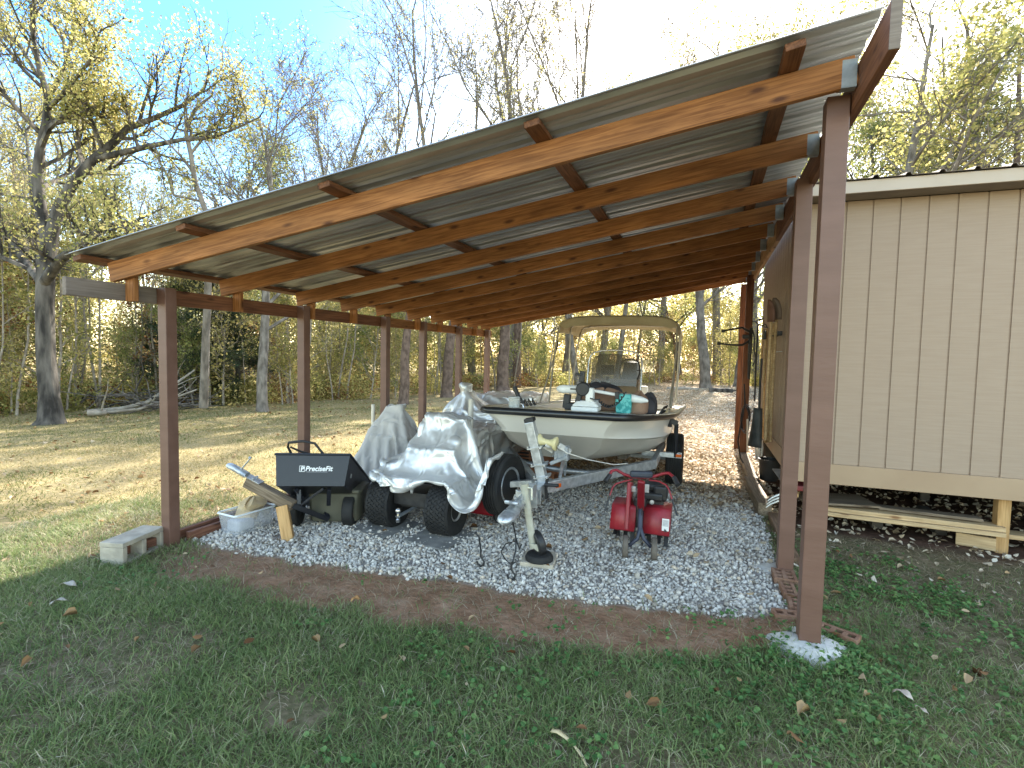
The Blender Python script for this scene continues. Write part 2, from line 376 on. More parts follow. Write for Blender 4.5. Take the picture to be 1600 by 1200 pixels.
def flakes(name, P, size, mat, rv, seed, lift=.0, tilt=.5, asp=.55, z=None):
    """bent leaves: two quads folded along a midrib"""
    r = np.random.default_rng(seed); n = len(P); s = size*r.uniform(.5, 1.4, n); a = r.uniform(0, 2*np.pi, n)
    ax = np.stack([np.cos(a), np.sin(a), r.normal(0, tilt, n)*.6], -1); ax /= np.linalg.norm(ax, axis=1)[:,None]
    t = np.stack([r.normal(0, tilt, n), r.normal(0, tilt, n), np.ones(n)], -1); sx = np.cross(t, ax); sx /= np.linalg.norm(sx, axis=1)[:,None]
    nn = np.cross(ax, sx); fold = r.uniform(-.1, .5, n)[:,None]*s[:,None]; curl = r.uniform(-.2, .45, n)[:,None]*s[:,None]
    zz = (gz(P[:,0], P[:,1]) if z is None else z)+lift+r.uniform(.0, .018, n)+.25*s*np.abs(ax[:,2])
    C = np.stack([P[:,0], P[:,1], zz], -1); A = ax*s[:,None]*.5; B = sx*s[:,None]*asp*.5
    V = np.stack([C-A+nn*curl, C+A+nn*curl, C+A*.25+B+nn*fold, C-A*.5+B*.9+nn*fold, C-A*.5-B*.9+nn*fold, C+A*.25-B+nn*fold], 1).reshape(-1, 3)
    k = np.arange(n)[:,None]*6; F = np.concatenate([k+np.array([0,1,2,3]), k+np.array([1,0,4,5])], 0)
    return npmesh(name, V, F, mat, None, {'rv': np.repeat(rv, 6)})
def in_view(P, m=60):
    """keeps the points that lie inside the photograph's frame, with a wide margin for a step aside"""
    d = P[:,:2]; cx = d@np.array([rt2.x, rt2.y]); cz = d@np.array([fw.x, fw.y])
    return (cz > .6) & (np.abs(cx/np.maximum(cz, .1)) < 1.25)
def scatter(n, x0, x1, y0, y1, seed):
    r = np.random.default_rng(seed); P = np.stack([r.uniform(x0, x1, n), r.uniform(y0, y1, n)], -1); return P[in_view(P)], r

grass_mat = leafmat('grass_blade', [(0, (.10,.155,.05)), (.35, (.18,.245,.085)), (.62, (.28,.32,.14)), (.8, (.43,.38,.25)), (1, (.56,.50,.38))], .35, .5)
P, r = scatter(420000, -5.6, 4.2, 1.0, 5.8, 1)
zg, zd, zl, zs, zgr = zones(P[:,0], P[:,1]); den = fbm(P[:,0], P[:,1], 2.3, 31); bare = fbm(P[:,0], P[:,1], 1.1, 40)
keep = (1-zg)*(1-.975*zd)*(1-zl)*(1-zs)*zgr*step(.22, .48, den+.12)*(1-.75*step(.52, .66, bare))*np.where(P[:,0] > .9, step(5.4, 4.2, P[:,1])*.55, 1)
keep *= np.clip((4.4-P[:,1])/1.6+.35, .3, 1)
k = r.uniform(0, 1, len(P)) < keep; P = P[k]
rv = np.clip(.38+.5*(fbm(P[:,0], P[:,1], 3.1, 77)-.5)+r.normal(0, .2, len(P)) + .22*step(-3.6, -5, P[:,0]), 0, 1)
tag(blades('grass', P, .062, .0046, 1.0, grass_mat, rv, 2), 'short tousled green grass in the shaded foreground', 'grass', kind='stuff')
# thin dry turf on the open lawn to the left
dry_mat = leafmat('dry_turf', [(0, (.11,.14,.035)), (.4, (.24,.22,.075)), (.7, (.42,.33,.16)), (1, (.58,.48,.28))], .3, .6)
P, r = scatter(300000, -15, -3.9, 2.3, 14, 5)
den = fbm(P[:,0], P[:,1], 1.3, 12); dist = np.hypot(P[:,0], P[:,1])
zg, zd, zl, zs, zgr = zones(P[:,0], P[:,1])
k = (r.uniform(0, 1, len(P)) < np.clip(.3+1.2*(den-.3), .1, 1)*np.clip(1.2-.045*dist, .4, 1)) & (zgr < .95); P = P[k]
edge = step(8.5, 11.5, np.hypot(P[:,0]+2, P[:,1])); nearg = step(-5.4, -4.2, P[:,0])*step(7, 3, P[:,1])
rv = np.clip(.62-.55*step(.5, .66, fbm(P[:,0], P[:,1], .8, 6))-.3*edge-.4*nearg+r.normal(0, .2, len(P)), 0, 1)
tag(blades('dry_turf', P, .05, .006, 1.3, dry_mat, rv, 6), 'thin dry turf on the sunlit lawn beside the carport', 'grass', kind='stuff')
# clover and small weeds
clover_mat = leafmat('clover_leaf', [(0, (.06,.145,.045)), (.6, (.12,.24,.07)), (1, (.21,.33,.11))], .35, .45)
P, r = scatter(60000, -4.6, 3.4, 1.4, 5.2, 9)
zg, zd, zl, zs, zgr = zones(P[:,0], P[:,1])
w = np.maximum(.10*step(.5, .7, fbm(P[:,0], P[:,1], 1.7, 90)), .85*np.exp(-((P[:,0]-1.0)/.95)**2-((P[:,1]-3.3)/.75)**2))
w = np.maximum(w, .5*step(.75, 1., P[:,0])*step(.45, .6, fbm(P[:,0], P[:,1], 2.4, 61))*step(5.2, 4.6, P[:,1]))
w = w*(1-.85*step(.50, .60, fbm(P[:,0], P[:,1], 1.6, 15))*step(.7, .95, P[:,0]))
k = r.uniform(0, 1, len(P)) < w*(1-zg)*(1-.85*zd)*(1-zs); P = np.repeat(P[k], 3, 0)+r.normal(0, .011, (3*k.sum(), 2))
tag(flakes('clover', P, .022, clover_mat, r.uniform(0, 1, len(P)), 10, .018, .3, .9), 'low clover and weeds around the front post and shed side', 'ground cover', kind='stuff')

# gravel: rounded, broken stones
def ico():
    t = (1+5**.5)/2; v = np.array([(-1,t,0),(1,t,0),(-1,-t,0),(1,-t,0),(0,-1,t),(0,1,t),(0,-1,-t),(0,1,-t),(t,0,-1),(t,0,1),(-t,0,-1),(-t,0,1)], float)
    f = np.array([(0,11,5),(0,5,1),(0,1,7),(0,7,10),(0,10,11),(1,5,9),(5,11,4),(11,10,2),(10,7,6),(7,1,8),(3,9,4),(3,4,2),(3,2,6),(3,6,8),(3,8,9),(4,9,5),(2,4,11),(6,2,10),(8,6,7),(9,8,1)])
    return v/np.linalg.norm(v[0]), f
IV, IF = ico()
def stones(name, P, size, mat, seed, rv, sink=.3):
    r = np.random.default_rng(seed); n = len(P); s = size*np.exp(r.normal(0, .32, n))
    q = r.normal(size=(n, 4)); q /= np.linalg.norm(q, axis=1)[:,None]; w, x, y, z = q.T
    Rm = np.stack([1-2*(y*y+z*z), 2*(x*y-z*w), 2*(x*z+y*w), 2*(x*y+z*w), 1-2*(x*x+z*z), 2*(y*z-x*w), 2*(x*z-y*w), 2*(y*z+x*w), 1-2*(x*x+y*y)], -1).reshape(n, 3, 3)
    ax = np.stack([r.uniform(.8, 1.35, n), r.uniform(.55, 1.0, n), r.uniform(.4, .75, n)], -1)*s[:,None]*.5
    U = IV[None]*(1+r.normal(0, .13, (n, 12, 1)))*ax[:,None]
    U = np.einsum('nij,nkj->nki', Rm, U); U += np.stack([P[:,0], P[:,1], gz(P[:,0], P[:,1])+s*(.5-sink)*.6+r.uniform(0, .008, n)], -1)[:,None]
    F = (IF[None]+(np.arange(n)*12)[:,None,None]).reshape(-1, 3)
    return npmesh(name, U.reshape(-1, 3), F, mat, None, {'rv': np.repeat(rv, 12)})
stone_mat = leafmat('gravel_stone', [(0, (.13,.10,.07)), (.2, (.34,.30,.25)), (.55, (.54,.50,.445)), (.85, (.69,.65,.59)), (1, (.60,.49,.37))], 0, .85)
P, r = scatter(105000, -4.05, .66, 2.9, 10.0, 14)
zg, zd, zl, zs, zgr = zones(P[:,0], P[:,1])
k = r.uniform(0, 1, len(P)) < zg*np.clip((1-zl*.92)*(1.25-.1*(P[:,1]-3)), .04, 1)*(.75+.25*step(.3, .6, fbm(P[:,0], P[:,1], 2, 44)))
P = P[k]; dirty = step(.52, .7, fbm(P[:,0], P[:,1], 1.5, 50))*.3+.35*zl[k]
tag(stones('gravel', P, .0225, stone_mat, 15, np.clip(r.beta(2.2, 1.6, len(P))*1.02-dirty*.7+.04, 0, 1)), 'white and grey crushed gravel covering the carport pad', 'gravel', kind='stuff')
# stray stones at the dirt edge
# fallen leaves
leaf_mat = leafmat('fallen_leaf', [(0, (.10,.045,.02)), (.35, (.23,.12,.05)), (.65, (.40,.26,.13)), (1, (.56,.45,.31))], .2, .6)
P, r = scatter(230000, -4.2, 3.5, 4.2, 34, 20)
zg, zd, zl, zs, zgr = zones(P[:,0], P[:,1])
pd = np.where(P[:,0] < .8, zl, .6*step(8.6, 9.4, P[:,1])+.12*zs)+.05*(P[:,1] > 3.6)
k = r.uniform(0, 1, len(P)) < pd*np.where(P[:,1] > 14, .5, .8); P = P[k]
sunny = step(-1.2, .3, P[:,0])  # sunlight put into the leaf colour: lighter towards the open drive
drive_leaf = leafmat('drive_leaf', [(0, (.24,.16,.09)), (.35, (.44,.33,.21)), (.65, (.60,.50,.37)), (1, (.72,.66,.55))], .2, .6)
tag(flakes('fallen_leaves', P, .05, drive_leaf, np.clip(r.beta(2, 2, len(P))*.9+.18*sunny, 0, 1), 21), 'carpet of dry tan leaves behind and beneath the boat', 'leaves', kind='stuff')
P, r = scatter(60000, -16, -4.0, 3.0, 22, 22); den = fbm(P[:,0], P[:,1], .9, 71)
k = r.uniform(0, 1, len(P)) < np.clip(.02+.3*(den-.40), .01, .16)*(1-.8*step(9, 11.2, np.hypot(P[:,0]+2, P[:,1]))*step(14, 12.5, np.hypot(P[:,0], P[:,1]))); P = P[k]
tag(flakes('lawn_leaves', P, .055, leaf_mat, np.clip(r.beta(2, 1.7, len(P)), 0, 1), 23), 'brown leaves scattered over the open lawn', 'leaves', kind='stuff')
P, r = scatter(700, -5, 4, 1.5, 5.0, 24); zg, zd, zl, zs, zgr = zones(P[:,0], P[:,1])
k = r.uniform(0, 1, len(P)) < .34*(1-.6*zg)*(1-.5*zd); P = P[k]
tag(flakes('stray_leaves', P, .055, leaf_mat, r.uniform(.05, .9, len(P)), 25, .022, .35, .5), 'odd brown leaves lying in the grass and gravel', 'leaves', kind='stuff')
# dead straw in the turf
straw_mat = leafmat('straw', [(0, (.13,.09,.05)), (.5, (.28,.22,.14)), (1, (.45,.38,.27))], .15, .7)
P, r = scatter(60000, -5.4, 3.6, 1.2, 5.4, 27); zg, zd, zl, zs, zgr = zones(P[:,0], P[:,1])
k = r.uniform(0, 1, len(P)) < (.48+.5*step(.46, .62, fbm(P[:,0], P[:,1], 1.1, 40))+.5*zd*(fbm(P[:,0], P[:,1], 5, 2) > .5))*(1-zg)*(1-zs*.7); P = P[k]
tag(blades('straw', P, .055, .003, 2.2, straw_mat, r.uniform(0, 1, len(P)), 28), 'dead straw and thatch lying flat among the grass', 'straw', kind='stuff')
# ------------------------------------------------------------------ carport
XL, XR = -4.03, .58
RL = [2.64,3.58,4.52,5.25,5.97,6.75,7.45,8.15,8.8,9.42]
RR = [3.04,3.94,4.82,5.6,6.35,7.12,7.9,8.68,9.36,10.0]
def roofz(x): return 3.135+(x-.6)*.1815
cp = thing('carport', 'open lean-to carport of brown posts and orange rafters under a grey metal roof', 'carport', (-1.7,6.4,0))
posts = [(XL,2.95),(XL,4.45),(XL,5.96),(XL,6.95),(XL,8.17),(XL,9.42)]
for x, y in posts:
    lumber('post', (x,y,-.1), (x,y,2.07), .092, .092, post_paint, cp, (1,0,0))
for i, (x, y, top) in enumerate([(.58,3.18,2.95),(.61,4.33,2.9),(.60,9.05,2.92),(.565,9.95,2.9)]):
    lumber('post', (x,y,-.1), (x,y,top), .105, .105, post_paint if i < 2 else beam_wood, cp, (1,0,0))
lumber('front_beam_end', (XL-.072,2.28,2.005), (XL-.072,2.905,2.005), .042, .125, beam_grey, cp)
lumber('eave_beam', (XL-.072,2.906,2.005), (XL-.072,5.93,2.005), .042, .125, beam_wood, cp)
lumber('eave_beam', (XL-.072,5.934,2.005), (XL-.072,9.75,2.005), .042, .125, rafter_wood, cp)
lumber('ridge_beam', (XR+.079,2.56,2.955), (XR+.079,6.2,2.955), .042, .2, beam_wood, cp)
lumber('ridge_beam', (XR+.079,6.204,2.955), (XR+.079,10.15,2.955), .042, .2, beam_tan, cp)
for yl, yr in zip(RL, RR):
    def at(x, dz):
        t = (x-XL)/(XR-XL); return Vector((x, yl+(yr-yl)*t, roofz(x)+dz))
    ra = lumber('rafter', at(-4.17,-.122), at(XR+.05,-.122), .042, .142, rafter_wood, cp)
    e = at(XR+.043, -.125)
    MB().box(e+Vector((-.03,-.0245,-.012)), (.075,.003,.13)).box(e+Vector((-.03,.0245,-.012)), (.075,.003,.13)).box(e+Vector((-.03,0,-.078)), (.075,.05,.003)).build('joist_hanger', galv_dull, ra)
    b = at(XL-.005, 0); b.y += .045
    lumber('rafter_block', (b.x,b.y,1.94), (b.x,b.y,roofz(XL)-.055), .042, .088, rafter_wood, cp, (1,0,0))
MB().box((XR+.079,2.558,2.955), (.040,.006,.197)).build('beam_end_grain', beam_grey, cp)
def roofy(x, y0): return y0+(x+4.28)/(4.94)*.37
for px, pm in ((.33,purlin_wood),(-.92,purlin_wood),(-2.2,purlin_wood),(-3.3,purlin_wood),(-4.245,purlin_wood)):
    y0 = roofy(px, 2.42)
    lumber('purlin', (px,y0+.02,roofz(px)-.028), (px,roofy(px,10.0),roofz(px)-.028), .088, .036, pm, cp, (-.1785,0,.984))
# corrugated panels: ribs run up the slope
def panel_profile():
    P = [(0,0)]
    for k in range(4):
        b = .229*k
        P += [(b+.012,0),(b+.03,.019),(b+.062,.019),(b+.08,0),(b+.128,0),(b+.134,.004),(b+.146,.004),(b+.152,0),(b+.176,0),(b+.182,.004),(b+.194,.004),(b+.2,0)]
    return P+[(.93,0)]
for k in range(9):
    pr = panel_profile(); mb = MB(); lift = .0025*(k % 2)
    if k == 8: pr = [p for p in pr if p[0] < .5]
    ring = []
    for x in np.linspace(-4.30, .672, 9):
        y0 = roofy(x, 2.40)+k*.9; sag = .006*math.sin((x+4)*1.9+k)
        ring.append([(x, y0+a, roofz(x)+b+lift+sag*(.3 if 0 < k else .5)) for a, b in pr])
    mb.rings(ring, closed=False).build('roof_panel', roof_metal, cp, 25, solid=.0015)
# concrete collars under the two right-hand posts
def footing(cx, cy, rx, ry, hz, label, seed):
    r = random.Random(seed); ring = []; n = 22; ph = [r.uniform(.75, 1.25) for _ in range(n)]
    for t, z in ((1.05,-.05),(1,.0),(.93,.35),(.75,.75),(.45,1.0),(.2,1.02)):
        ring.append([(cx+math.cos(2*math.pi*j/n)*rx*t*(1+(ph[j]-1)*t), cy+math.sin(2*math.pi*j/n)*ry*t*(1+(ph[(j+3)%n]-1)*t), gz1(cx,cy)-.02+hz*z*(1+r.uniform(-.12,.12))) for j in range(n)])
    return tag(MB().rings(ring).build('concrete_footing', concrete_white, None, 50), label, 'concrete footing')
footing(.60, 3.17, .19, .17, .055, 'rough white concrete footing around the foot of the front right post', 3)
footing(.55, 4.36, .17, .13, .05, 'low white concrete collar at the foot of the second right post', 4)

# edging
for k, (x, y, a) in enumerate([(.56,4.18,90),(.62,4.17,90),(.585,3.93,92),(.60,3.72,88),(.665,3.71,91),(.54,3.50,8),(.76,3.34,-28)]):
    mb = MB(); rot = Matrix.Rotation(R_(a), 3, 'Z'); c = Vector((x, y, gz1(x, y)+.024)); L, Wd, Hh = .2, .092, .058
    # a brick with three core holes: box sides plus a top made of strips round the holes
    hs = [(-.062,.017),(0,.017),(.062,.017)]; top = []
    for s_ in (-1, 1):
        mb.box(c+rot @ Vector((0, s_*.034, 0)), (L, .024, Hh), rot)
    xs = [-.1,-.081,-.043,-.019,.019,.043,.081,.1]
    for q in range(0, 7, 2):
        mb.box(c+rot @ Vector(((xs[q]+xs[q+1])/2, 0, -.0005)), (xs[q+1]-xs[q], .044, Hh-.001), rot)
    mb.box(c-Vector((0,0,.014)), (L-.004, .0435, .02), rot)
    o = mb.build('brick', brick_mat, None, bevel=.003)
    lab = {5: 'brick lying crosswise left of the front right post foot', 6: 'dirty brick poking out right of the front right post foot'}.get(k, 'cored brick set lengthwise in the edging row between the two right posts')
    tag(o, lab, 'brick', 'bricks edging the gravel pad')
for p, q, w, h, lab in [((.62,5.83,.07),(.56,7.1,.07),.13,.14,'near weathered landscape timber along the right edge of the leafy drive'),((.61,7.12,.06),(.6,9.0,.06),.12,.13,'far landscape timber leading back towards the rear right posts'),((.70,4.5,.02),(.69,5.8,.02),.09,.09,'dark sunken edging timber behind the second right post')]:
    tag(lumber('edging_timber', p, q, w, h, old_wood if h > .1 else edging_wood, None, bevel=.008), lab, 'timber', 'timbers edging the pad')
for p, q, lab in [((-4.13,2.62,.035),(-4.1,2.89,.035),'short red edging board beside the concrete block'),((-4.075,3.02,.04),(-4.09,4.5,.04),'long red edging board running behind the plastic box'),((-3.985,3.06,.032),(-3.96,3.75,.032),'thin inner edging board against the clear box'),((-4.09,4.55,.04),(-4.1,9.3,.04),'far red edging board along the row of left posts')]:
    tag(lumber('edging_board', p, q, .042, .085, redboard, None), lab, 'edging board', 'boards edging the pad')

# ------------------------------------------------------------------ shed
SX, SY, SX2, SY2, SB, ST = .80, 5.5, 7.2, 9.1, .655, 3.03
sh = thing('garden_shed', 'raised beige board-sided shed with brown metal roof beside the carport', 'shed', (4,7.3,.4))
def siding(x0, y0, x1, y1, z0, z1, first, name='siding_wall'):
    p = Vector((x0, y0, 0)); q = Vector((x1, y1, 0)); L = (q-p).length; d = (q-p)/L; nrm = Vector((d.y, -d.x, 0))
    prof = [(0,0)]; s = first
    while s < L-.03:
        prof += [(s-.007,0),(s-.0065,-.011),(s+.0065,-.011),(s+.007,0)]; s += .2032
    prof.append((L,0)); lo = [p+d*a+nrm*b+Vector((0,0,z0)) for a, b in prof]; hi = [v+Vector((0,0,z1-z0)) for v in lo]
    back = [p-nrm*.04, q-nrm*.04]
    mb = MB().rings([lo, hi], closed=False)
    mb.add([back[0]+Vector((0,0,z0)), back[1]+Vector((0,0,z0)), back[1]+Vector((0,0,z1)), back[0]+Vector((0,0,z1))], [(0,1,2,3)])
    return mb.build(name, beige_wall, sh)
siding(SX, SY, SX2, SY, SB, ST, .122)
siding(SX, SY2, SX, SY, SB, ST+.1, .15)
siding(SX2, SY, SX2, SY2, SB, ST+.1, .15); siding(SX2, SY2, SX, SY2, SB, ST, .15)
MB().box((SX+.018,SY-.012,(SB+ST)/2), (.05,.022,ST-SB)).build('corner_trim', trim_beige, sh, bevel=.002)
MB().box(((SX+SX2)/2,SY+.008,.56), (SX2-SX+.016,.04,.186)).build('skirt_board', trim_beige, sh, bevel=.003)
for x in (SX+.01, SX2-.01): MB().box((x,(SY+SY2)/2,.56), (.036,SY2-SY-.08,.186)).build('skirt_board', trim_beige, sh, bevel=.003)
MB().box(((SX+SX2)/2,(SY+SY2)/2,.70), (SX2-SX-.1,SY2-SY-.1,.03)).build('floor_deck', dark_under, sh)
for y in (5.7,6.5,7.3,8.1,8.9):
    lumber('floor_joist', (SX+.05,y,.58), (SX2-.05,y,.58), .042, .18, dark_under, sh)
MB().box((SX+.21+(SX2-SX)/2,SY-.235,3.085), (SX2-SX+.58,.022,.10)).build('fascia', fascia_mat, sh, bevel=.002)
MB().box((SX+.24+(SX2-SX)/2,SY-.115,3.04), (SX2-SX+.5,.21,.012)).build('soffit', soffit_mat, sh)
# roof with ribs running up from the front eave
for s_, ya, yb, za, zb in ((1, SY-.275, (SY+SY2)/2, 3.142, 3.142+.19*2.08), (-1, SY2+.28, (SY+SY2)/2, 3.142, 3.142+.19*2.08)):
    ra_, rb_ = [], []; x = SX-.11  # left overhang widened to block the strip of sun beside the carport
    while x < SX2+.3:
        for a, b in ((0,0),(.10,0),(.113,.022),(.137,.022),(.15,0)):
            ra_.append((x+a, ya, za+b)); rb_.append((x+a, yb, zb+b))
        x += .228
    MB().rings([ra_, rb_], closed=False).build('roof', roof_brown, sh, solid=.004)
for x in (SX+.003, SX2-.003):
    MB().prism([(x,SY,ST), (x,SY2,ST), (x,(SY+SY2)/2,ST+.40)], (.03 if x < 3 else -.03,0,0)).build('gable', beige_wall, sh)
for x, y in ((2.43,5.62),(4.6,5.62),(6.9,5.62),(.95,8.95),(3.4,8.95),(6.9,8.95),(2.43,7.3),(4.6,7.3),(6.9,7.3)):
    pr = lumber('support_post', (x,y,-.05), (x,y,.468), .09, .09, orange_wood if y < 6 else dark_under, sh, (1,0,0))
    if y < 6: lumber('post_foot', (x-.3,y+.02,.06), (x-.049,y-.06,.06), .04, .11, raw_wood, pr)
MB().box((4,SY2-.05,.3), (6.3,.03,.5)).build('rear_sun_block', dark_under, sh)  # added unseen board, stops the sun passing under the shed floor

# boards stored under the shed
for k, (p, q, w, h, m, lab) in enumerate([
    ((1.0,5.62,.17),(2.42,5.56,.165),.14,.036,raw_wood,'lowest long pale board stored under the shed front'),
    ((1.05,5.66,.21),(2.43,5.60,.205),.16,.04,raw_wood,'thick pale board lying on the lowest plank under the shed'),
    ((1.55,5.70,.252),(2.3,5.64,.25),.12,.024,old_wood,'short dark-topped board uppermost in the plank pile'),
    ((.88,5.72,.262),(1.52,5.85,.262),.42,.02,old_wood,'wide grey sheet resting on the planks under the shed corner'),
    ((.8,5.46,.335),(1.02,6.6,.335),.11,.03,orange_wood,'orange board end at the shed corner under the wall'),
    ((2.5,5.72,.12),(4.4,5.7,.12),.16,.04,raw_wood,'pale board stored under the far right of the shed')]):
    tag(lumber('stored_board', p, q, w, h, m, None, bevel=.003), lab, 'board', 'boards stored under the shed')
for k in range(3):
    z = .06+k*.05
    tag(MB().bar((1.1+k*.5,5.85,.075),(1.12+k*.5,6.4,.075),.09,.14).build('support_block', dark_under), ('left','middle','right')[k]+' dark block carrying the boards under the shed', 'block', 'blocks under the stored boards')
mb = MB().box((.92,5.75,.395), (.3,.5,.05)); tag(mb.build('red_panel', red_dull, None, bevel=.01), 'dark red panel tucked under the shed corner', 'panel')
# ------------------------------------------------------------------ helpers for measured points
def ray(x, y): return rt2*((x-800)/815)+up2*(-(y-600)/815)+fw
def atY(x, y, Y): d = ray(x, y); return d*(Y/d.y)+Vector((0,0,H))
def atX(x, y, X): d = ray(x, y); return d*(X/d.x)+Vector((0,0,H))
def atZ(x, y, z=0): d = ray(x, y); return d*((z-H)/d.z)+Vector((0,0,H))

def part(name, root, loc=None):
    """an Empty that stands for a part made of sub-parts"""
    o = bpy.data.objects.new(name, None); COL.objects.link(o); o.empty_display_size = .05
    o.parent = root; o.matrix_parent_inverse = WM[root.name].inverted()
    W = Matrix.Translation(Vector(loc or (0,0,0))); o.matrix_basis = W; WM[o.name] = W; return o
def wheel(root, c, axis, R, w, rr, tread='rib', rim=rim_grey, lug=6, name='wheel', dish=.35):
    """tyre and rim as sub-parts; axis points to the outer side"""
    pw = part(name, root, c); A = Vector(axis).normalized(); h = w/2
    prof = [(rr*.96,-h*.72),(rr*1.06,-h*.86),(rr+(R-rr)*.45,-h*1.0),(R*.93,-h*.97),(R*.985,-h*.8)]
    if tread == 'rib':
        xs = np.linspace(-.68, .68, 6)
        for i, x in enumerate(xs): prof += [(R,h*(x-.10)),(R,h*(x+.10)),(R*.972,h*(x+.115)),(R*.972,h*(x+.155))] if i < 5 else [(R,h*(x-.1)),(R,h*(x+.1))]
    elif tread == 'turf': prof += [(R*.965,-h*.7),(R*.975,0),(R*.965,h*.7)]
    else: prof += [(R,-h*.5),(R,h*.5)]
    prof += [(R*.985,h*.8),(R*.93,h*.97),(rr+(R-rr)*.45,h*1.0),(rr*1.06,h*.86),(rr*.96,h*.72)]
    mb = MB().lathe(prof, c, A, 48)
    u = A.orthogonal().normalized(); v = A.cross(u); c = Vector(c)
    if tread == 'turf':
        n = 34
        for row in range(lug):
            zz = (row-(lug-1)/2)/lug*1.62*h
            for k in range(n):
                g = 2*math.pi*(k+.5*(row % 2))/n; d = u*math.cos(g)+v*math.sin(g); t = A.cross(d)
                rot = Matrix((d, t, A)).transposed() @ Matrix.Rotation(.38*(1 if row % 2 else -1), 3, 'X')
                mb.box(c+d*(R*.978)+A*zz, (R*.055,2*math.pi*R/n*.62,2*h/lug*.82), rot)
    mb.build('tyre', rubber, pw, 32)
    rp = [(0,h*dish*.9),(rr*.3,h*dish*.9),(rr*.34,h*dish*.5),(rr*.72,h*dish*.3),(rr*.80,h*dish),(rr*.86,h*.78),(rr*.97,h*.84),(rr*1.0,h*.7),(rr*.9,0),(rr*.97,-h*.7),(rr*.6,-h*.6),(0,-h*.5)]
    mr = MB().lathe(rp, c, A, 36); mr.build('rim', rim, pw, 35)
    return pw

# clear storage box with paper in it
bx = thing('storage_box', 'clear plastic storage box standing on the gravel edge at the left', 'storage box', (-3.76,3.48,.03))
def obox(mb, c, ax, lx, ly, z0, z1, flare):
    a = Vector(ax).normalized(); b = Vector((-a.y, a.x, 0)); c = Vector(c); r = []
    for z, k, wd in ((z0,0,0),(z1,flare,0)):
        r.append([c+a*(sx*(lx/2+k))+b*(sy*(ly/2+k))+Vector((0,0,z)) for sx, sy in ((-1,-.85),(-.9,-1),(.9,-1),(1,-.85),(1,.85),(.9,1),(-.9,1),(-1,.85))])
    return r
bxc, bxa = (-3.775,3.47,0), (.12,.99,0)
clear = M('clear_plastic', (.80,.83,.86), None, rough=.28, alpha=.22, spec=.5)
r = obox(MB(), bxc, bxa, .36, .20, .012, .185, .02); mb = MB().rings(r, caps=False); mb.add(r[0], [tuple(range(8))])
mb.build('box_body', clear, bx, 40, solid=.003)
ra = obox(MB(), bxc, bxa, .40, .24, .176, .19, .004); rb = obox(MB(), bxc, bxa, .395, .235, .19, .178, .012)
MB().rings([ra[0], ra[1], rb[1]], caps=False).build('box_rim', M('clear_rim', (.85,.88,.9), None, rough=.3, alpha=.75), bx, solid=.003)
rr_ = random.Random(4); paper = M('brown_paper', (.45,.33,.18), (.6,.46,.28), 8, .85, bump=.3, bscale=20)
ring = []
for z, k in ((.10,.9),(.17,.85),(.215,1.0),(.235,.75),(.262,.35),(.268,.05)):
    ring.append([Vector(bxc)+Vector((math.cos(g)*.088*k+.02*math.sin(3*g+z*30)*k-.01, math.sin(g)*.12*k+.03*math.sin(2*g+z*25)*k+.02+(z-.1)*.35, z+.018*math.sin(5*g+z*40))) for g in np.linspace(0, 2*math.pi, 18)[:-1]])
tag(MB().rings(ring).build('paper_bag', paper, None, 30), 'crumpled brown paper bag poking out of the clear plastic box', 'paper bag')
MB().box((-3.775,3.40,.07), (.15,.17,.10)).build('box_contents', M('grey_bundle', (.3,.32,.38), (.4,.42,.46), 9, .8), bx, bevel=.02)

# hollow concrete block
cb = Vector((-4.10,2.70,.065)); d = Vector((-.25,.97,0)).normalized(); e = Vector((d.y,-d.x,0)); rot = Matrix((d, e, Vector((0,0,1)))).transposed()
mb = MB()
for s_ in (-.075, .075): mb.box(cb+Vector((0,0,s_)), (.40,.19,.035 if s_ > 0 else .04), rot)
for s_ in (-.178, 0, .178): mb.box(cb+d*s_, (.040,.189,.112), rot)
tag(mb.build('concrete_block', concrete, None, bevel=.005), 'hollow concrete block lying on its side left of the front left post', 'concrete block')

# timber prop and dump cart
pb = Vector((-3.24,3.40,0)); pt = atY(441, 790, 3.42)
tag(lumber('timber_prop', pb-Vector((0,0,.02)), pt+Vector((.0,0,.0)), .09, .10, orange_wood, None, (.6,-.8,0)), 'upright orange timber stub propping the cart tongue', 'timber')
ct = thing('dump_cart', 'black steel dump cart tipped back with its wooden tongue propped up', 'garden cart', (-3.25,3.83,0))
cr, cf = Vector((.91,.41,0)).normalized(), Vector((.41,-.91,0)).normalized(); cu = Vector((0,0,1))
A0 = Vector((-3.25,3.83,0))+cf*.36+cu*.465-cr*.015; th = R_(27); cth, sth = math.cos(th), math.sin(th)
def tub(x, s, t): return A0+cr*x-cf*(s*cth+t*sth)+cu*(-s*sth+t*cth)
Lc, hc = .98, .265
out = [[tub(-.285,.05,0), tub(.285,.05,0), tub(.285,Lc,0), tub(-.285,Lc,0)], [tub(-.315,0,hc), tub(.315,0,hc), tub(.315,Lc+.03,hc), tub(-.315,Lc+.03,hc)]]
inn = [[tub(-.281,.055,.006), tub(.281,.055,.006), tub(.281,Lc-.005,.006), tub(-.281,Lc-.005,.006)], [tub(-.311,.004,hc), tub(.311,.004,hc), tub(.311,Lc+.026,hc), tub(-.311,Lc+.026,hc)]]
mb = MB().rings(out, caps=False); mb.add(out[0], [(0,1,2,3)]); mb.rings(inn, caps=False); mb.add(inn[0], [(0,1,2,3)])
mb.build('tub', black_paint, ct)
lip = MB()
cs = [tub(-.315,0,hc), tub(.315,0,hc), tub(.315,Lc+.03,hc), tub(-.315,Lc+.03,hc)]
for i in range(4): lip.tube([cs[i], cs[(i+1) % 4]], .011, 8)
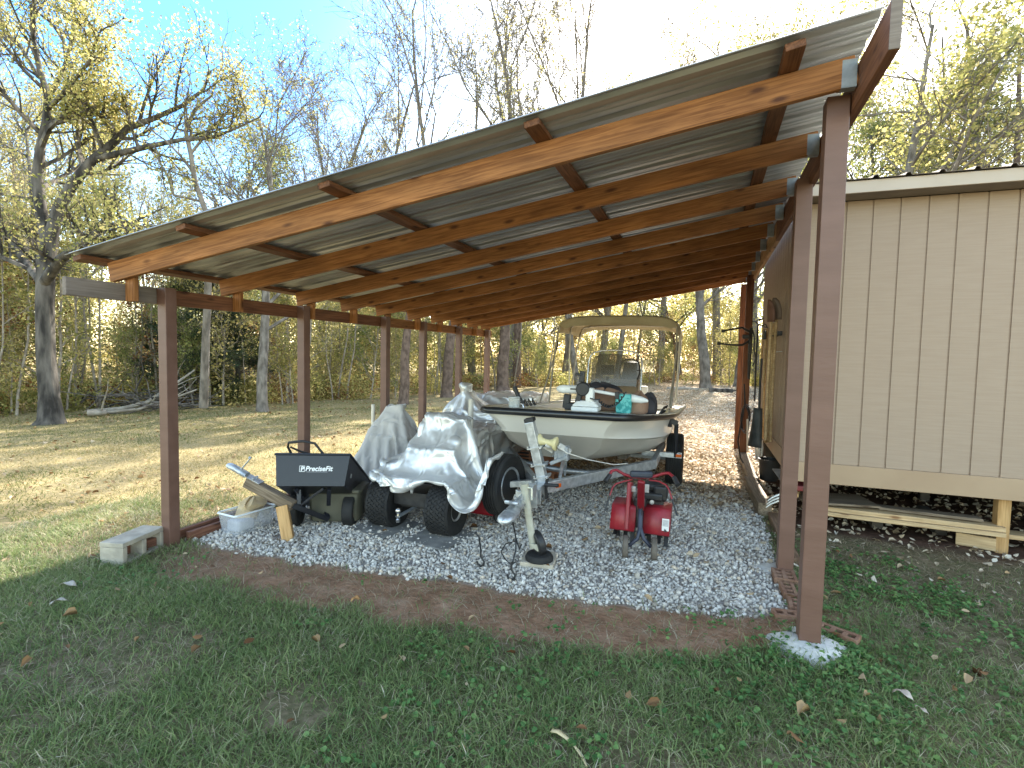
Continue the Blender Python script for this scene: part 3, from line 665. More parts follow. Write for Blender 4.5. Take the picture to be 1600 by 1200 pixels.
lip.build('tub_rim', black_paint, ct, 40)
white_ink = M('white_lettering', (.75,.75,.75), None, rough=.5)
def letters(name, txt, p, xdir, ydir, size, parent, m, off=.0, shear=0):
    cuv = bpy.data.curves.new(name, 'FONT'); cuv.body = txt; cuv.size = size; cuv.offset = off; cuv.shear = shear; cuv.extrude = .0004
    t = bpy.data.objects.new(name, cuv); COL.objects.link(t); bpy.context.view_layer.update()
    me = bpy.data.meshes.new_from_object(t.evaluated_get(bpy.context.evaluated_depsgraph_get())); bpy.data.objects.remove(t)
    me.materials.clear(); me.materials.append(m); o = bpy.data.objects.new(name, me); COL.objects.link(o)
    x = Vector(xdir).normalized(); y = Vector(ydir).normalized(); z = x.cross(y)
    W = Matrix((x, y, z)).transposed().to_4x4(); W.translation = p
    o.name = name; o.parent = parent; o.matrix_parent_inverse = WM[parent.name].inverted(); o.matrix_basis = W; WM[o.name] = W; return o
fx = cr; fy = (tub(0,0,hc)-tub(0,.05,0)).normalized(); fn = fx.cross(fy)
fb = tub(0,.05,0)+fn*.002
letters('lettering', 'PreciseFit', fb+fx*-.055+fy*.128, fx, fy, .058, ct, white_ink, .0016, .2)
mb = MB(); o0 = fb+fx*-.105+fy*.120
for a, b, w, h_ in ((0,0,.004,.052),(.042,0,.004,.052),(0,0,.046,.004),(0,.048,.046,.004)):
    mb.box(o0+fx*(a+w/2)+fy*(b+h_/2), (w,h_,.001), Matrix((fx, fy, fn)).transposed())
mb.build('emblem_frame', white_ink, ct)
letters('emblem_letter', 'P', o0+fx*.011+fy*.008, fx, fy, .052, ct, white_ink, .002, .1)
MB().box(fb+fx*.045+fy*.119, (.18,.0035,.0008), Matrix((fx, fy, fn)).transposed()).build('lettering_underline', M('grey_lettering', (.3,.3,.32), None), ct)
gx_ = (tub(.285,Lc,0)-tub(.285,.05,0)).normalized(); gy2 = (tub(.315,.4,hc)-tub(.285,.4,0)).normalized()
letters('model_number', '10', tub(.285,.14,.10)+cr*.016, gx_, gy2, .055, ct, M('faint_lettering', (.32,.32,.3), None), .001)
# loop handle, and things in the tub
hl = [tub(-.20,.10,hc+.0), tub(-.235,.03,hc+.075), tub(-.22,-.01,hc+.10), tub(-.10,-.02,hc+.112), tub(.0,.0,hc+.10), tub(.06,.06,hc+.03), tub(.08,.10,hc-.03)]
MB().tube(hl, .011, 8).tube([tub(-.22,.05,hc+.08), tub(-.15,.12,hc+.06), tub(-.08,.16,hc+.05)], .009, 8).build('dump_handle', black_plastic, ct, 50)
rg = []
for z, k in ((hc-.06,1),(hc-.0,1),(hc+.018,.7),(hc+.026,.1)):
    rg.append([tub(.12+.12*k*math.cos(g), .2+.12*k*math.sin(g)+.02*math.sin(3*g), z+.008*math.sin(4*g)) for g in np.linspace(0, 2*math.pi, 15)[:-1]])
tag(MB().rings(rg).build('white_bag', M('white_bag', (.6,.58,.6), (.48,.47,.5), 9, .6), None, 40), 'white plastic bag lying in the top of the black cart', 'bag')
for s_ in (-1, 1):
    wheel(ct, Vector((-3.25,3.83,.14))+cr*(.245*s_), cr*s_, .142, .10, .07, 'plain', M('tan_rim', (.36,.29,.17), (.25,.2,.13), 12, .5, .4) if s_ > 0 else dark_metal, dish=.1)
MB().tube([Vector((-3.25,3.83,.14))-cr*.25, Vector((-3.25,3.83,.14))+cr*.25], .012).build('axle', dark_metal, ct, 40)
ax0 = Vector((-3.25,3.83,.14)); tq = atY(455, 789, 3.47); tc = atY(386, 752, 3.36); te = atY(512, 811, 3.80)
mb = MB()
for s_ in (-.2, .2): mb.bar(tub(s_*.7,.12,-.01), ax0+cr*s_*.5+cf*.18+cu*.10, .035, .03)
mb.bar(tub(.1,.1,-.01), tq.lerp(te, .25)+cu*.03, .035, .02).bar(tub(-.12,.14,-.01), tq.lerp(te, .2)+cu*.03, .035, .02)
mb.build('tub_brace', black_paint, ct, bevel=.003)
MB().bar(tq-Vector((0,0,.0)), te, .045, .045).bar(te, ax0+cr*.02, .04, .04).build('tongue', black_paint, ct, bevel=.004)
tb = lumber('tongue_timber', tc, tq+(tq-tc).normalized()*.02, .085, .085, old_wood, ct)
dv = (tc-tq).normalized(); upv = Vector((0,0,1)); sv = dv.cross(upv).normalized(); uv_ = sv.cross(dv)
cpz = tc+uv_*.045
rot = Matrix((dv, sv, uv_)).transposed()
mb = MB().box(cpz+dv*-.02+uv_*.004, (.20,.088,.006), rot)
rg = []
for t, w, h_ in ((.02,.042,.03),(.08,.036,.034),(.14,.03,.036),(.19,.032,.034),(.215,.022,.02),(.225,.004,.006)):
    rg.append([cpz+dv*t+sv*(w*math.cos(g))+uv_*(h_*max(0,math.sin(g))-.012*(math.sin(g) < 0)) for g in np.linspace(0, 2*math.pi, 13)[:-1]])
mb.rings(rg)
for s_ in (-.03, .03): mb.lathe([(.011,0),(.011,.018)], cpz+dv*-.05+sv*s_+uv_*.006, uv_, 6)
mb.build('coupler', galv, ct, 40)
MB().bar(cpz+dv*.09+uv_*.03, cpz+dv*.055+uv_*.16, .018, .008).lathe([(.012,0),(.012,.02)], cpz+dv*.055+uv_*.15, dv, 10).build('latch_lever', galv, ct, bevel=.002)

# olive bin pushed under the cart
bc = Vector((-3.2,3.99,0)); mb = MB(); rg = []
for z, k in ((.04,.9),(.06,.94),(.30,1.0),(.31,1.06),(.335,1.06),(.34,.98)):
    rg.append([bc+cr*(.235*k*sx)+cf*(.17*k*sy)+cu*z for sx, sy in ((-1,-.8),(-.88,-1),(.88,-1),(1,-.8),(1,.8),(.88,1),(-.88,1),(-1,.8))])
mb.rings(rg); tag(mb.build('storage_bin', M('olive_plastic', (.07,.07,.05), (.11,.105,.075), 5, .6, bump=.1), None, 40, bevel=.006), 'dusty olive plastic bin standing under the black cart', 'bin')

# ------------------------------------------------------------------ covered machines
def box_push(P, Q, b, th):
    """moves cloth points out of one rounded box (x, y, z, half sizes, turn about z)"""
    c = np.array(b[:3]); hs = np.array(b[3:6])+th; g = b[6] if len(b) > 6 else 0
    R3 = np.array([[math.cos(g), math.sin(g), 0], [-math.sin(g), math.cos(g), 0], [0, 0, 1]]); q = (P-c) @ R3.T
    ins = np.all(np.abs(q) < hs, axis=-1)
    if not ins.any(): return ins
    qi = q[ins]; zt = b[2]+hs[2]; above = Q[ins][:,2] > zt-.12; dep = hs-np.abs(qi); dep[:,2] = np.where(qi[:,2] > 0, dep[:,2]*.8, 9); k = dep.argmin(1); r = np.arange(len(qi)); k = np.where(above, 2, k)
    qi[r, k] = np.sign(qi[r, k])*hs[k]; q[ins] = qi; P[ins] = qi @ R3+c; return ins
def drape(boxes, balls, cx, cy, sx, sy, z0, nx, ny, rot, seed, steps=170, iters=14, bend=.12):
    """lets a sheet of cloth fall over boxes and balls: position-based cloth"""
    r = np.random.default_rng(seed); u, v = np.meshgrid(np.linspace(-.5, .5, nx)*sx, np.linspace(-.5, .5, ny)*sy)
    c, s = math.cos(rot), math.sin(rot)
    P = np.stack([cx+u*c-v*s, cy+u*s+v*c, z0+.02*np.sin(u*9+seed)+.02*np.sin(v*8+u*5)+r.normal(0, .006, u.shape)], -1)
    lx, ly = sx/(nx-1), sy/(ny-1); ld = math.hypot(lx, ly); V = np.zeros_like(P); sl = slice
    def wr(a, b_, f): return 1+.07*(fbm(u+7+seed, v+3, f, seed, 2)[a:b_]-.5)
    def solve(A, B, rest, k, comp=1.0):
        d = B-A; L = np.linalg.norm(d, axis=-1, keepdims=True)+1e-9; w = (L-rest)/L*.5*k; w = np.where(L < rest, w*comp, w); d *= w
        A += d; B -= d
    dt = .022
    for st in range(steps):
        V[...,2] -= 9.8*dt; V *= .975; Q = P.copy(); P = P+V*dt
        for it in range(iters):
            for o in (0, 1):
                m = (nx-o)//2*2; solve(P[:,o:o+m:2], P[:,o+1:o+m:2], lx, 1.); m = (ny-o)//2*2; solve(P[o:o+m:2], P[o+1:o+m:2], ly, 1.)
            for o in (0, 1):
                m = (ny-o)//2*2
                solve(P[o:o+m:2,:-1], P[o+1:o+m:2,1:], ld, .35, .6); solve(P[o:o+m:2,1:], P[o+1:o+m:2,:-1], ld, .35, .6)
            for o in (0, 1, 2, 3):
                m = (nx-o)//4*4
                if m: solve(P[:,o:o+m:4], P[:,o+2:o+m:4], 2*lx, bend)
                m = (ny-o)//4*4
                if m: solve(P[o:o+m:4], P[o+2:o+m:4], 2*ly, bend)
            if it % 3 == 1:
                hit = np.zeros(P.shape[:2], bool)
                for b in boxes: hit |= box_push(P, Q, b, .014)
                for (x, y, z, rad) in balls:
                    d = P-np.array([x, y, z]); L = np.linalg.norm(d, axis=-1, keepdims=True); t = L < rad+.012
                    P = np.where(t, np.array([x, y, z])+d/np.maximum(L, 1e-6)*(rad+.012), P); hit |= t[...,0]
                g = P[...,2] < .02; P[...,2] = np.maximum(P[...,2], .02); hit |= g
                f = hit[...,None]*.55; P[...,:2] = P[...,:2]*(1-f)+Q[...,:2]*f
        V = (P-Q)/dt; sp = np.linalg.norm(V, axis=-1, keepdims=True); V *= np.minimum(1, 3/np.maximum(sp, 1e-6))
    return P
def upsample(q, k):
    for ax in (0, 1):
        n = q.shape[ax]; t = np.linspace(0, n-1, (n-1)*k+1); i = np.clip(np.floor(t).astype(int), 0, n-2); f = (t-i)
        g = lambda j: np.take(q, np.clip(i+j, 0, n-1), axis=ax); f = f.reshape((-1,1,1) if ax == 0 else (1,-1,1))
        q = .5*((2*g(0))+(g(1)-g(-1))*f+(2*g(-1)-5*g(0)+4*g(1)-g(2))*f*f+(3*g(0)-g(-1)-3*g(1)+g(2))*f**3)
    return q
def crumple(q, amp, seed, k=3):
    """sharp little creases along and across the hanging cloth"""
    q = upsample(q, k); du = np.gradient(q, axis=1); dv = np.gradient(q, axis=0); nn = np.cross(du, dv); nn /= np.linalg.norm(nn, axis=-1, keepdims=True)+1e-9
    su = np.cumsum(np.linalg.norm(du, axis=-1), 1); sv = np.cumsum(np.linalg.norm(dv, axis=-1), 0); h = 0
    rr = random.Random(seed)
    for k2 in range(15):
        an = rr.uniform(0, 3.14); wl = rr.uniform(.16, .60); x = (su*math.cos(an)+sv*math.sin(an))/wl+.9*(fbm(su+3, sv+k2, 1.6, seed+k2, 2)-.5)+rr.random()
        tri = 2*np.abs(2*(x-np.floor(x))-1)-1; g = np.clip((vnoise(su+k2*3.1, sv+7, 2.6, seed+31+k2)-.42)*4, 0, 1)
        h = h+tri*g*wl*3.2
    return q+nn*(amp*h)[...,None]
def cover(name, q, m, label, amp=.016):
    q = crumple(q, amp, len(label)); ny, nx = q.shape[:2]; I = np.arange(ny*nx).reshape(ny, nx)
    F = np.stack([I[:-1,:-1], I[:-1,1:], I[1:,1:], I[1:,:-1]], -1).reshape(-1, 4)
    o = npmesh(name, q.reshape(-1, 3), F, m, None, None, True)
    d = o.modifiers.new('solid', 'SOLIDIFY'); d.thickness = .002
    return tag(o, label, 'cover', 'machine covers')
def covermat(name, c1, c2, metal, rough, wr, bs):
    m, nt, b = newmat(name); L = nt.links.new; b.inputs['Metallic'].default_value = metal; b.inputs['Roughness'].default_value = rough
    mp = coords(nt); nz = N(nt, 'ShaderNodeTexNoise'); nz.inputs['Scale'].default_value = 3; nz.inputs['Detail'].default_value = 6; L(mp.outputs[0], nz.inputs['Vector'])
    r = ramp(nt, [(.35, c1), (.65, c2)]); L(nz.outputs['Fac'], r.inputs[0]); L(r.outputs[0], b.inputs['Base Color'])
    n2 = N(nt, 'ShaderNodeTexNoise'); n2.noise_type = 'RIDGED_MULTIFRACTAL'; n2.inputs['Scale'].default_value = bs; n2.inputs['Detail'].default_value = 4; L(mp.outputs[0], n2.inputs['Vector'])
    bp = N(nt, 'ShaderNodeBump'); bp.inputs['Strength'].default_value = wr; bp.inputs['Distance'].default_value = .02; L(n2.outputs['Fac'], bp.inputs['Height']); L(bp.outputs[0], b.inputs['Normal'])
    return m
silver = covermat('silver_tarp', (.62,.62,.61), (.76,.75,.73), .5, .40, .15, 7)
canvas = covermat('grey_canvas', (.50,.475,.45), (.57,.54,.51), 0, .8, .22, 4)
mower_boxes = [(-2.40,4.22,.44,.36,.31,.05),(-2.38,4.42,.58,.24,.2,.12),(-2.36,4.58,.78,.22,.07,.19),(-2.37,5.5,.5,.21,.37,.25),(-2.37,5.08,.70,.18,.06,.06),
    (-2.70,4.10,.28,.11,.21,.2),(-2.10,4.10,.28,.11,.21,.2),(-2.37,5.2,.2,.25,.45,.1),(-1.6,4.25,.45,.09,.25,.25),(-2.72,4.35,.52,.05,.28,.05)]
cover('tarp_cover', drape(mower_boxes, [(-2.18,4.26,.82,.035),(-2.18,4.36,.76,.05),(-2.62,4.7,.80,.05)], -2.27, 4.76, 1.58, 2.38, 1.08, 62, 90, .13, 3), silver, 'shiny silver tarp draped over the lawn tractor nearest the spare tyre', .0065)
qx, qy = -3.50, 5.35
cover('canvas_cover', drape([(qx,qy,.28,.33,.34,.10,.3),(qx,qy,.50,.24,.26,.12,.3),(qx,qy+.02,.68,.16,.17,.10,.3),(qx,qy+.05,.84,.09,.09,.10,.3)], [(qx,qy+.05,1.0,.07),(qx+.02,qy+.05,.93,.09)], qx, qy, 1.86, 1.86, 1.12, 56, 56, .5, 5), canvas, 'pale grey cloth cover peaked like a tent behind the black cart', .005)
qx, qy = -3.05, 7.3
cover('tarp_cover', drape([(qx,qy,.35,.5,.85,.3),(qx-.3,qy-.25,.80,.045,.06,.30),(qx+.05,qy+.75,.6,.5,.45,.34),(qx+.15,qy-.1,.62,.36,.5,.16)], [(qx-.30,qy-.26,1.10,.085),(qx-.30,qy-.26,.98,.10)], qx, qy+.1, 2.6, 2.9, 1.2, 68, 72, -.1, 8), silver, 'large silver tarp behind, its far end lit by the sun beside the boat', .008)
# the lawn tractor that shows under the nearest tarp
lt = thing('lawn_tractor', 'lawn tractor under the silver tarp, its turf rear tyres showing', 'lawn tractor', (-2.37,4.6,0))
for s_ in (-1, 1):
    wheel(lt, Vector((-2.40+.298*s_,4.07,.232)), (s_,0,0), .232, .235, .105, 'turf', rim_grey, 7)
    wheel(lt, Vector((-2.37+.27*s_,5.55,.17)), (s_,0,0), .17, .15, .075, 'plain', rim_grey)
MB().box((-2.37,4.12,.24), (.42,.10,.10)).box((-2.37,4.8,.28), (.36,1.5,.08)).build('chassis', dark_metal, lt, bevel=.01)
MB().box((-2.37,3.985,.30), (.44,.012,.12)).build('rear_plate', engine_black, lt, bevel=.004)
hb = atY(622, 806, 3.80)
MB().bar(hb+Vector((.0,.28,.0)), hb+Vector((0,-.01,-.005)), .04, .012).build('hitch_bar', galv, lt, bevel=.002)
MB().lathe([(.018,-.055),(.02,-.03),(.014,-.022),(.02,0),(.014,.002),(.012,.02),(.022,.03),(.0255,.045),(.022,.058),(.01,.067),(0,.068)], hb, (0,0,1), 16).build('hitch_ball', chrome, lt, 40)
MB().box((-2.39,4.3,.43), (.5,.4,.04)).build('fender', engine_black, lt, bevel=.03)
MB().box((-2.37,4.42,.58), (.42,.38,.16)).box((-2.37,4.55,.78), (.38,.07,.28)).build('seat', black_plastic, lt, bevel=.03)
MB().box((-2.37,5.5,.5), (.38,.7,.44)).build('hood', red_dull, lt, bevel=.05)
dk = MB().box((-2.10,4.85,.14), (.62,.75,.14)).build('mower_deck', red_paint, lt, bevel=.03)
MB().lathe([(.02,-.025),(.06,-.025),(.068,-.01),(.068,.01),(.06,.025),(.02,.025)], (-1.77,4.52,.075), (.6,-.8,0), 20).build('gauge_wheel', black_plastic, dk, 40)
for k, (p, lab) in enumerate([((-2.68,4.0,.012),'grey rubber mat under the left rear tyre of the lawn tractor'),((-2.10,3.96,.012),'grey rubber mat under the right rear tyre of the lawn tractor')]):
    a = R_(-14+4*k); n = 9; top = []
    mb = MB(); mb.box(p, (.44,.50,.014), Matrix.Rotation(a, 3, 'Z'))
    tag(mb.build('rubber_mat', mat_grey, None, bevel=.005), lab, 'rubber mat', 'mats under the tractor')

# white pipes and clutter between the tarps and the boat
p0 = atY(738, 700, 5.25); p1 = atY(736, 624, 5.25)
tag(MB().lathe([(.028,0),(.028,p1.z),(.022,p1.z+.002),(.022,p1.z-.05)], (p1.x,5.25,0), (.0,0,1), 16).build('plastic_pipe', pvc, None, 40), 'white plastic pipe standing upright between the silver tarp and the bow', 'pipe')
p1 = atY(583, 632, 5.75)
tag(MB().lathe([(.024,0),(.024,p1.z),(.019,p1.z+.002),(.019,p1.z-.05)], (p1.x,5.75,0), (0,0,1), 16).build('plastic_pipe', pvc, None, 40), 'white plastic pipe poking up left of the peaked grey cover', 'pipe')
rk = MB(); a, b = atY(770, 708, 6.1), atY(800, 640, 6.3)
ux = Vector((.72,.65,0)).normalized()
c0 = Vector((a.x-.02,6.1,.38))
for k in range(9): rk.tube([c0+ux*(.055*k)+Vector((0,.02*k,0)), c0+ux*(.055*k)+Vector((.03,.1+.02*k,.52))], .004, 5)
for k in range(12): rk.tube([c0+Vector((.03*k/11,.1*k/11,.52*k/11)), c0+ux*.45+Vector((.03*k/11,.16+.1*k/11,.52*k/11))], .004, 5)
rk.bar(c0-Vector((.02,.01,.42)), c0+Vector((.02,.1,.56)), .03, .02).bar(c0+ux*.47+Vector((0,.16,-.42)), c0+ux*.47+Vector((.03,.26,.53)), .03, .02)
tag(rk.build('wire_rack', white_paint, None), 'white wire rack leaning between the silver tarp and the boat hull', 'wire rack')
cr8 = thing('slatted_crate', 'rusty brown slatted crate on the ground left of the winch post', 'crate', (-2.0,6.2,0))
rust = M('rust_brown', (.22,.09,.045), (.33,.16,.09), 12, .8, bump=.2); cc = Vector((-2.02,6.35,.22))
for k in range(9):
    MB().box(cc+Vector((0,-.22,-.16+.042*k)), (.62,.014,.02)).build('slat', rust, cr8)
for x in (-.3, 0, .3): MB().box(cc+Vector((x,-.205,0)), (.03,.014,.40)).build('upright', rust, cr8)
MB().box(cc+Vector((0,.02,-.19)), (.6,.4,.02)).build('crate_floor', rust, cr8); MB().box(cc+Vector((0,.23,0)), (.62,.016,.38)).build('crate_back', rust, cr8)
rl = random.Random(5)
for k in range(4):
    p = Vector((-2.15+.12*k, 6.25+.05*k, .46+.03*k)); q = p+Vector((.55-.1*k, .25-.15*k, .02*k-.02))
    tag(MB().tube([p, p.lerp(q,.5)+Vector((0,0,.01)), q], [.035,.038,.032], 9).build('firewood_log', old_wood, None, 50), ['grey split log at the bottom of the small pile on the slatted crate','pale log second from the bottom on the slatted crate','log third from the bottom on the slatted crate','topmost log on the slatted crate beside the wire rack'][k], 'log', 'logs on the crate')

# ------------------------------------------------------------------ rear-bar tiller
tl = thing('garden_tiller', 'red and black garden tiller standing on the gravel right of the trailer tongue', 'tiller', (-.44,4.3,0))
def T(x, y, Y): return atY(x, y, Y)
for x, y in ((976,872),(1021,876)):
    b = atZ(x, y, 0)
    pw = part('wheel', tl, (b.x, b.y, .085))
    MB().lathe([(.05,-.02),(.08,-.022),(.088,-.012),(.088,.012),(.08,.022),(.05,.02)], (b.x,b.y+.02,.088), (1,.12,0), 28, close=True).build('tyre', M('brown_tyre', (.09,.075,.06), (.13,.11,.09), 12, .8), pw, 35)
    MB().lathe([(.0,.012),(.03,.014),(.05,.02),(.054,.0),(.05,-.02),(.03,-.014),(0,-.012)], (b.x,b.y+.02,.088), (1,.12,0), 24).build('rim', M('rusty_rim', (.22,.14,.09), (.3,.24,.18), 15, .7), pw, 40)
ayk = T(1001, 835, 4.25)
MB().tube([T(983,852,4.2), T(996,842,4.2), T(1000,826,4.25)], .016, 8).tube([T(1017,854,4.22), T(1006,842,4.2), T(1001,826,4.25)], .016, 8).tube([T(1000,830,4.25), T(1001,790,4.35)], .02, 8).build('wheel_yoke', M('yoke_blue_black', (.02,.025,.045), (.04,.045,.07), 12, .5), tl, 50)
# curved tine shields
def shield(x0, x1, name, lab=None):
    rg = [[(x0, yy, zz), (x1, yy, zz)] for yy, zz in ((4.31,.165),(4.30,.175),(4.385,.335),(4.40,.352),(4.42,.358),(4.62,.358),(4.66,.33))]
    mb = MB().rings(rg, closed=False)
    for xx in (x0, x1):
        poly = [r[0] if xx == x0 else r[1] for r in rg]; b_ = len(mb.v)
        mb.add(poly+[(xx,4.52,.20)], [(i, i+1, len(poly)) for i in range(len(poly)-1)])
    return mb.build(name, red_paint, tl, 14, solid=.004)
xl0, xl1 = T(955,800,4.35).x, T(992,800,4.35).x; xr0, xr1 = T(1006,800,4.35).x, T(1047,800,4.35).x
shield(xl0, xl1, 'tine_shield'); s2 = shield(xr0, xr1, 'tine_shield')
stk = MB().box((xr1-.03,4.322,.235), (.055,.004,.13), Matrix.Rotation(R_(-11), 3, 'X')); stk.build('warning_sticker', M('sticker_white', (.66,.66,.64), None), s2)
MB().box((xr1-.03,4.3255,.265), (.043,.004,.05), Matrix.Rotation(R_(-11), 3, 'X')).build('sticker_print', M('sticker_grey', (.38,.38,.38), (.5,.5,.5), 60, .6), s2)
MB().lathe([(.008,0),(.02,.004),(.0,.005)], (xr1-.03,4.315,.205), (0,-1,0), 3).build('sticker_symbol', M('sticker_black', (.03,.03,.03), None), s2)
mb = MB()
for x in (xl0+.03, xl0+.11, xl1-.03, xr0+.03, xr0+.12, xr1-.03):
    for k in range(4):
        g = R_(45+90*k+x*300); mb.bar((x,4.52,.15), (x,4.52+.15*math.cos(g),.16+.15*math.sin(g)), .006, .035, (1,0,0))
mb.tube([(xl0,4.52,.16), (xr1,4.52,.16)], .015); mb.build('tines', dark_metal, tl)
# belt guard, gearbox, engine
MB().box(T(981,797,4.36)+Vector((0,.06,.02)), (.034,.16,.40), Matrix.Rotation(R_(-14), 3, 'X')).build('belt_guard', red_paint, tl, bevel=.012)
MB().box((T(1000,800,4.45).x,4.5,.30), (.10,.2,.26)).build('gear_case', engine_black, tl, bevel=.02)
e0 = T(1022, 780, 4.6)
en = MB().box(e0+Vector((0,.02,.0)), (.17,.22,.16)).lathe([(.085,0),(.09,.05),(.06,.075),(0,.078)], e0+Vector((-.01,.02,.08)), (0,0,1), 20)
en = en.build('engine', engine_black, tl, 40, bevel=.012)
MB().box(e0+Vector((-.02,-.10,.045)), (.20,.05,.07)).box(e0+Vector((.055,-.02,.075)), (.11,.17,.13)).build('air_cleaner', black_plastic, en, bevel=.02)
mb = MB()
for k in range(6): mb.box(e0+Vector((-.12,-.02,-.06+.018*k)), (.09,.13,.006))
mb.build('cylinder_fins', engine_silver, en)
MB().box(T(1009,763,4.42), (.055,.01,.07)).build('engine_plate', engine_silver, en, bevel=.003)
MB().box(T(990,764,4.44), (.04,.03,.05)).build('starter_housing', engine_silver, en, bevel=.006)
MB().box(T(992,792,4.42), (.03,.012,.012)).build('linkage_clip', engine_silver, en)
MB().lathe([(.0,0),(.016,.0),(.018,.02),(0,.022)], T(1019,784,4.42), (0,-1,0), 12).build('spark_plug', engine_silver, en, 40)
# handle column, bar and levers
MB().bar(T(1002,752,4.02), T(1001,796,4.36), .055, .03, (0,-1,.3)).build('handle_column', red_paint, tl, bevel=.01)
hbp = [T(951,744,3.92), T(956,736,3.94), T(963,734,3.98), T(975,741,4.0), T(988,745,4.0), T(1002,746,4.0), T(1020,745,4.0), T(1036,740,3.99), T(1045,739,3.97), T(1051,744,3.94), T(1054,748,3.91)]
MB().tube(hbp, .0115, 10).build('handlebar', red_paint, tl, 60)
for a, b in (((953,742,3.93),(946,752,3.88)),((1053,746,3.92),(1059,758,3.87))):
    MB().tube([T(*a), T(*b)], [.017,.019], 12).build('grip', black_plastic, tl, 40)
MB().box(T(1002,741,3.98), (.17,.05,.05), Matrix.Rotation(R_(18), 3, 'Z')).build('control_pad', M('pad_blue_black', (.02,.025,.04), (.035,.04,.055), 20, .6), tl, bevel=.016)
for pts in ([(988,749,4.0),(975,752,3.98),(962,756,3.95),(957,762,3.93),(953,774,3.91)], [(1014,750,4.0),(1030,752,3.98),(1041,758,3.95),(1045,764,3.93),(1050,780,3.9)]):
    lv = MB().tube([T(*p) for p in pts], .006, 8).build('clutch_lever', red_paint, tl, 60)
    p = T(*pts[-1]); q = p+(p-T(*pts[-2])).normalized()*.12
    MB().tube([p, q], .007, 8).build('lever_grip', black_plastic, lv, 60)
MB().tube([T(1005,770,4.3), T(1003,800,4.3), T(1000,824,4.3), T(1001,838,4.2)], .004, 6).tube([T(999,772,4.3), T(996,805,4.3), T(1000,830,4.25)], .004, 6).build('cable', black_plastic, tl)

# ------------------------------------------------------------------ things lying on the ground
pv = Vector((-1.15,3.78,.025)); 
tag(MB().box(pv, (.25,.27,.045), Matrix.Rotation(R_(8), 3, 'Z')).build('paver', paver_mat, None, bevel=.004), 'square tan paver under the trailer jack wheel', 'paver')
def bigleaf(x, y, L, W, a, label, m, curl=.02, z=.035):
    p = atZ(x, y, z); rot = Matrix.Rotation(a, 3, 'Z'); rg = []
    for t in np.linspace(0, 1, 9):
        w = W*math.sin(math.pi*min(1, t*.92+.06))**.8
        rg.append([p+rot @ Vector(((t-.5)*L, w*s_, curl*math.sin(t*3.2)+abs(s_)*.35*w+.006*math.sin(9*t+s_*3))) for s_ in (-.5,-.25,0,.25,.5)])
    return tag(MB().rings(rg, closed=False).build('large_leaf', m, None, 50, solid=.0006), label, 'leaf', 'large leaves on the grass')
pale_leaf = M('pale_leaf', (.36,.29,.23), (.48,.40,.33), 12, .7, bump=.2); tan_leaf = M('tan_leaf', (.5,.38,.2), (.62,.5,.3), 14, .7)
white_leaf = M('silvery_leaf', (.42,.37,.31), (.33,.29,.24), 14, .7)
bigleaf(1411, 1088, .085, .042, R_(-32), 'pale curled leaf in the clover right of the front post', pale_leaf, .02, .045)
bigleaf(1440, 1110, .06, .014, R_(-50), 'thin straw-coloured leaf below the pale curled leaf', pale_leaf, .01, .045)
bigleaf(106, 916, .12, .05, R_(20), 'silvery leaf lying on the grass at the far left', white_leaf, .02, .03)
bigleaf(92, 942, .09, .03, R_(60), 'smaller silvery leaf nearer the camera at the left', white_leaf, .02, .03)
bigleaf(556, 938, .06, .045, R_(40), 'orange star-shaped leaf on the grass before the dirt strip', M('orange_leaf', (.4,.2,.07), (.5,.28,.12), 12, .7), .015, .03)
pts = [atZ(862,1141,.05), atZ(872,1143,.055), atZ(884,1152,.05), atZ(898,1166,.04), atZ(909,1182,.035), atZ(917,1198,.03)]
rg = []
for i, p in enumerate(pts):
    t = (pts[min(i+1,5)]-pts[max(i-1,0)]).normalized(); s_ = Vector((-t.y, t.x, 0)); w = (.012,.012,.009,.006,.005,.003)[i]
    rg.append([p-s_*w, p+Vector((0,0,.003)), p+s_*w])
tag(MB().rings(rg, closed=False).build('straw_strip', tan_leaf, None, 60, solid=.001), 'long curled straw-coloured strip on the grass nearest the camera', 'dry stalk')
# ------------------------------------------------------------------ boat trailer
ba = R_(-.4); bd = Vector((math.sin(ba), math.cos(ba), 0)); br = Vector((bd.y, -bd.x, 0)); BO = Vector((-1.265,4.36,0))
def B(u, v, z): return BO+br*u+bd*v+Vector((0,0,z))
bt = thing('boat_trailer', 'galvanised boat trailer with winch post, spare tyre and swivel jack', 'boat trailer', B(0,1.2,0))
zf = .49
MB().bar(B(0,-.74,zf), B(0,.0,zf), .075,.075).build('tongue_beam', galv, bt, bevel=.006)
for s_ in (-1, 1):
    pts = [B(.035*s_,-.18,zf), B(.80*s_,1.22,zf), B(.80*s_,4.6,zf)]
    MB().bar(pts[0], pts[1], .055, .095).bar(pts[1]-(pts[1]-pts[0]).normalized()*.0, pts[2], .054, .093).build('side_rail', galv, bt, bevel=.005)
for v, cu_ in ((.95,.66),(2.55,.8),(4.2,.8)):
    rg = [B(cu_*t, v, zf-.03-.07*(1-t*t)) for t in np.linspace(-1, 1, 13)]
    MB().tube(rg, .03, 8).build('cross_member', galv, bt, 50)
MB().bar(B(-.98,2.5,.33), B(.98,2.5,.33), .05, .05).build('axle', galv_dull, bt)
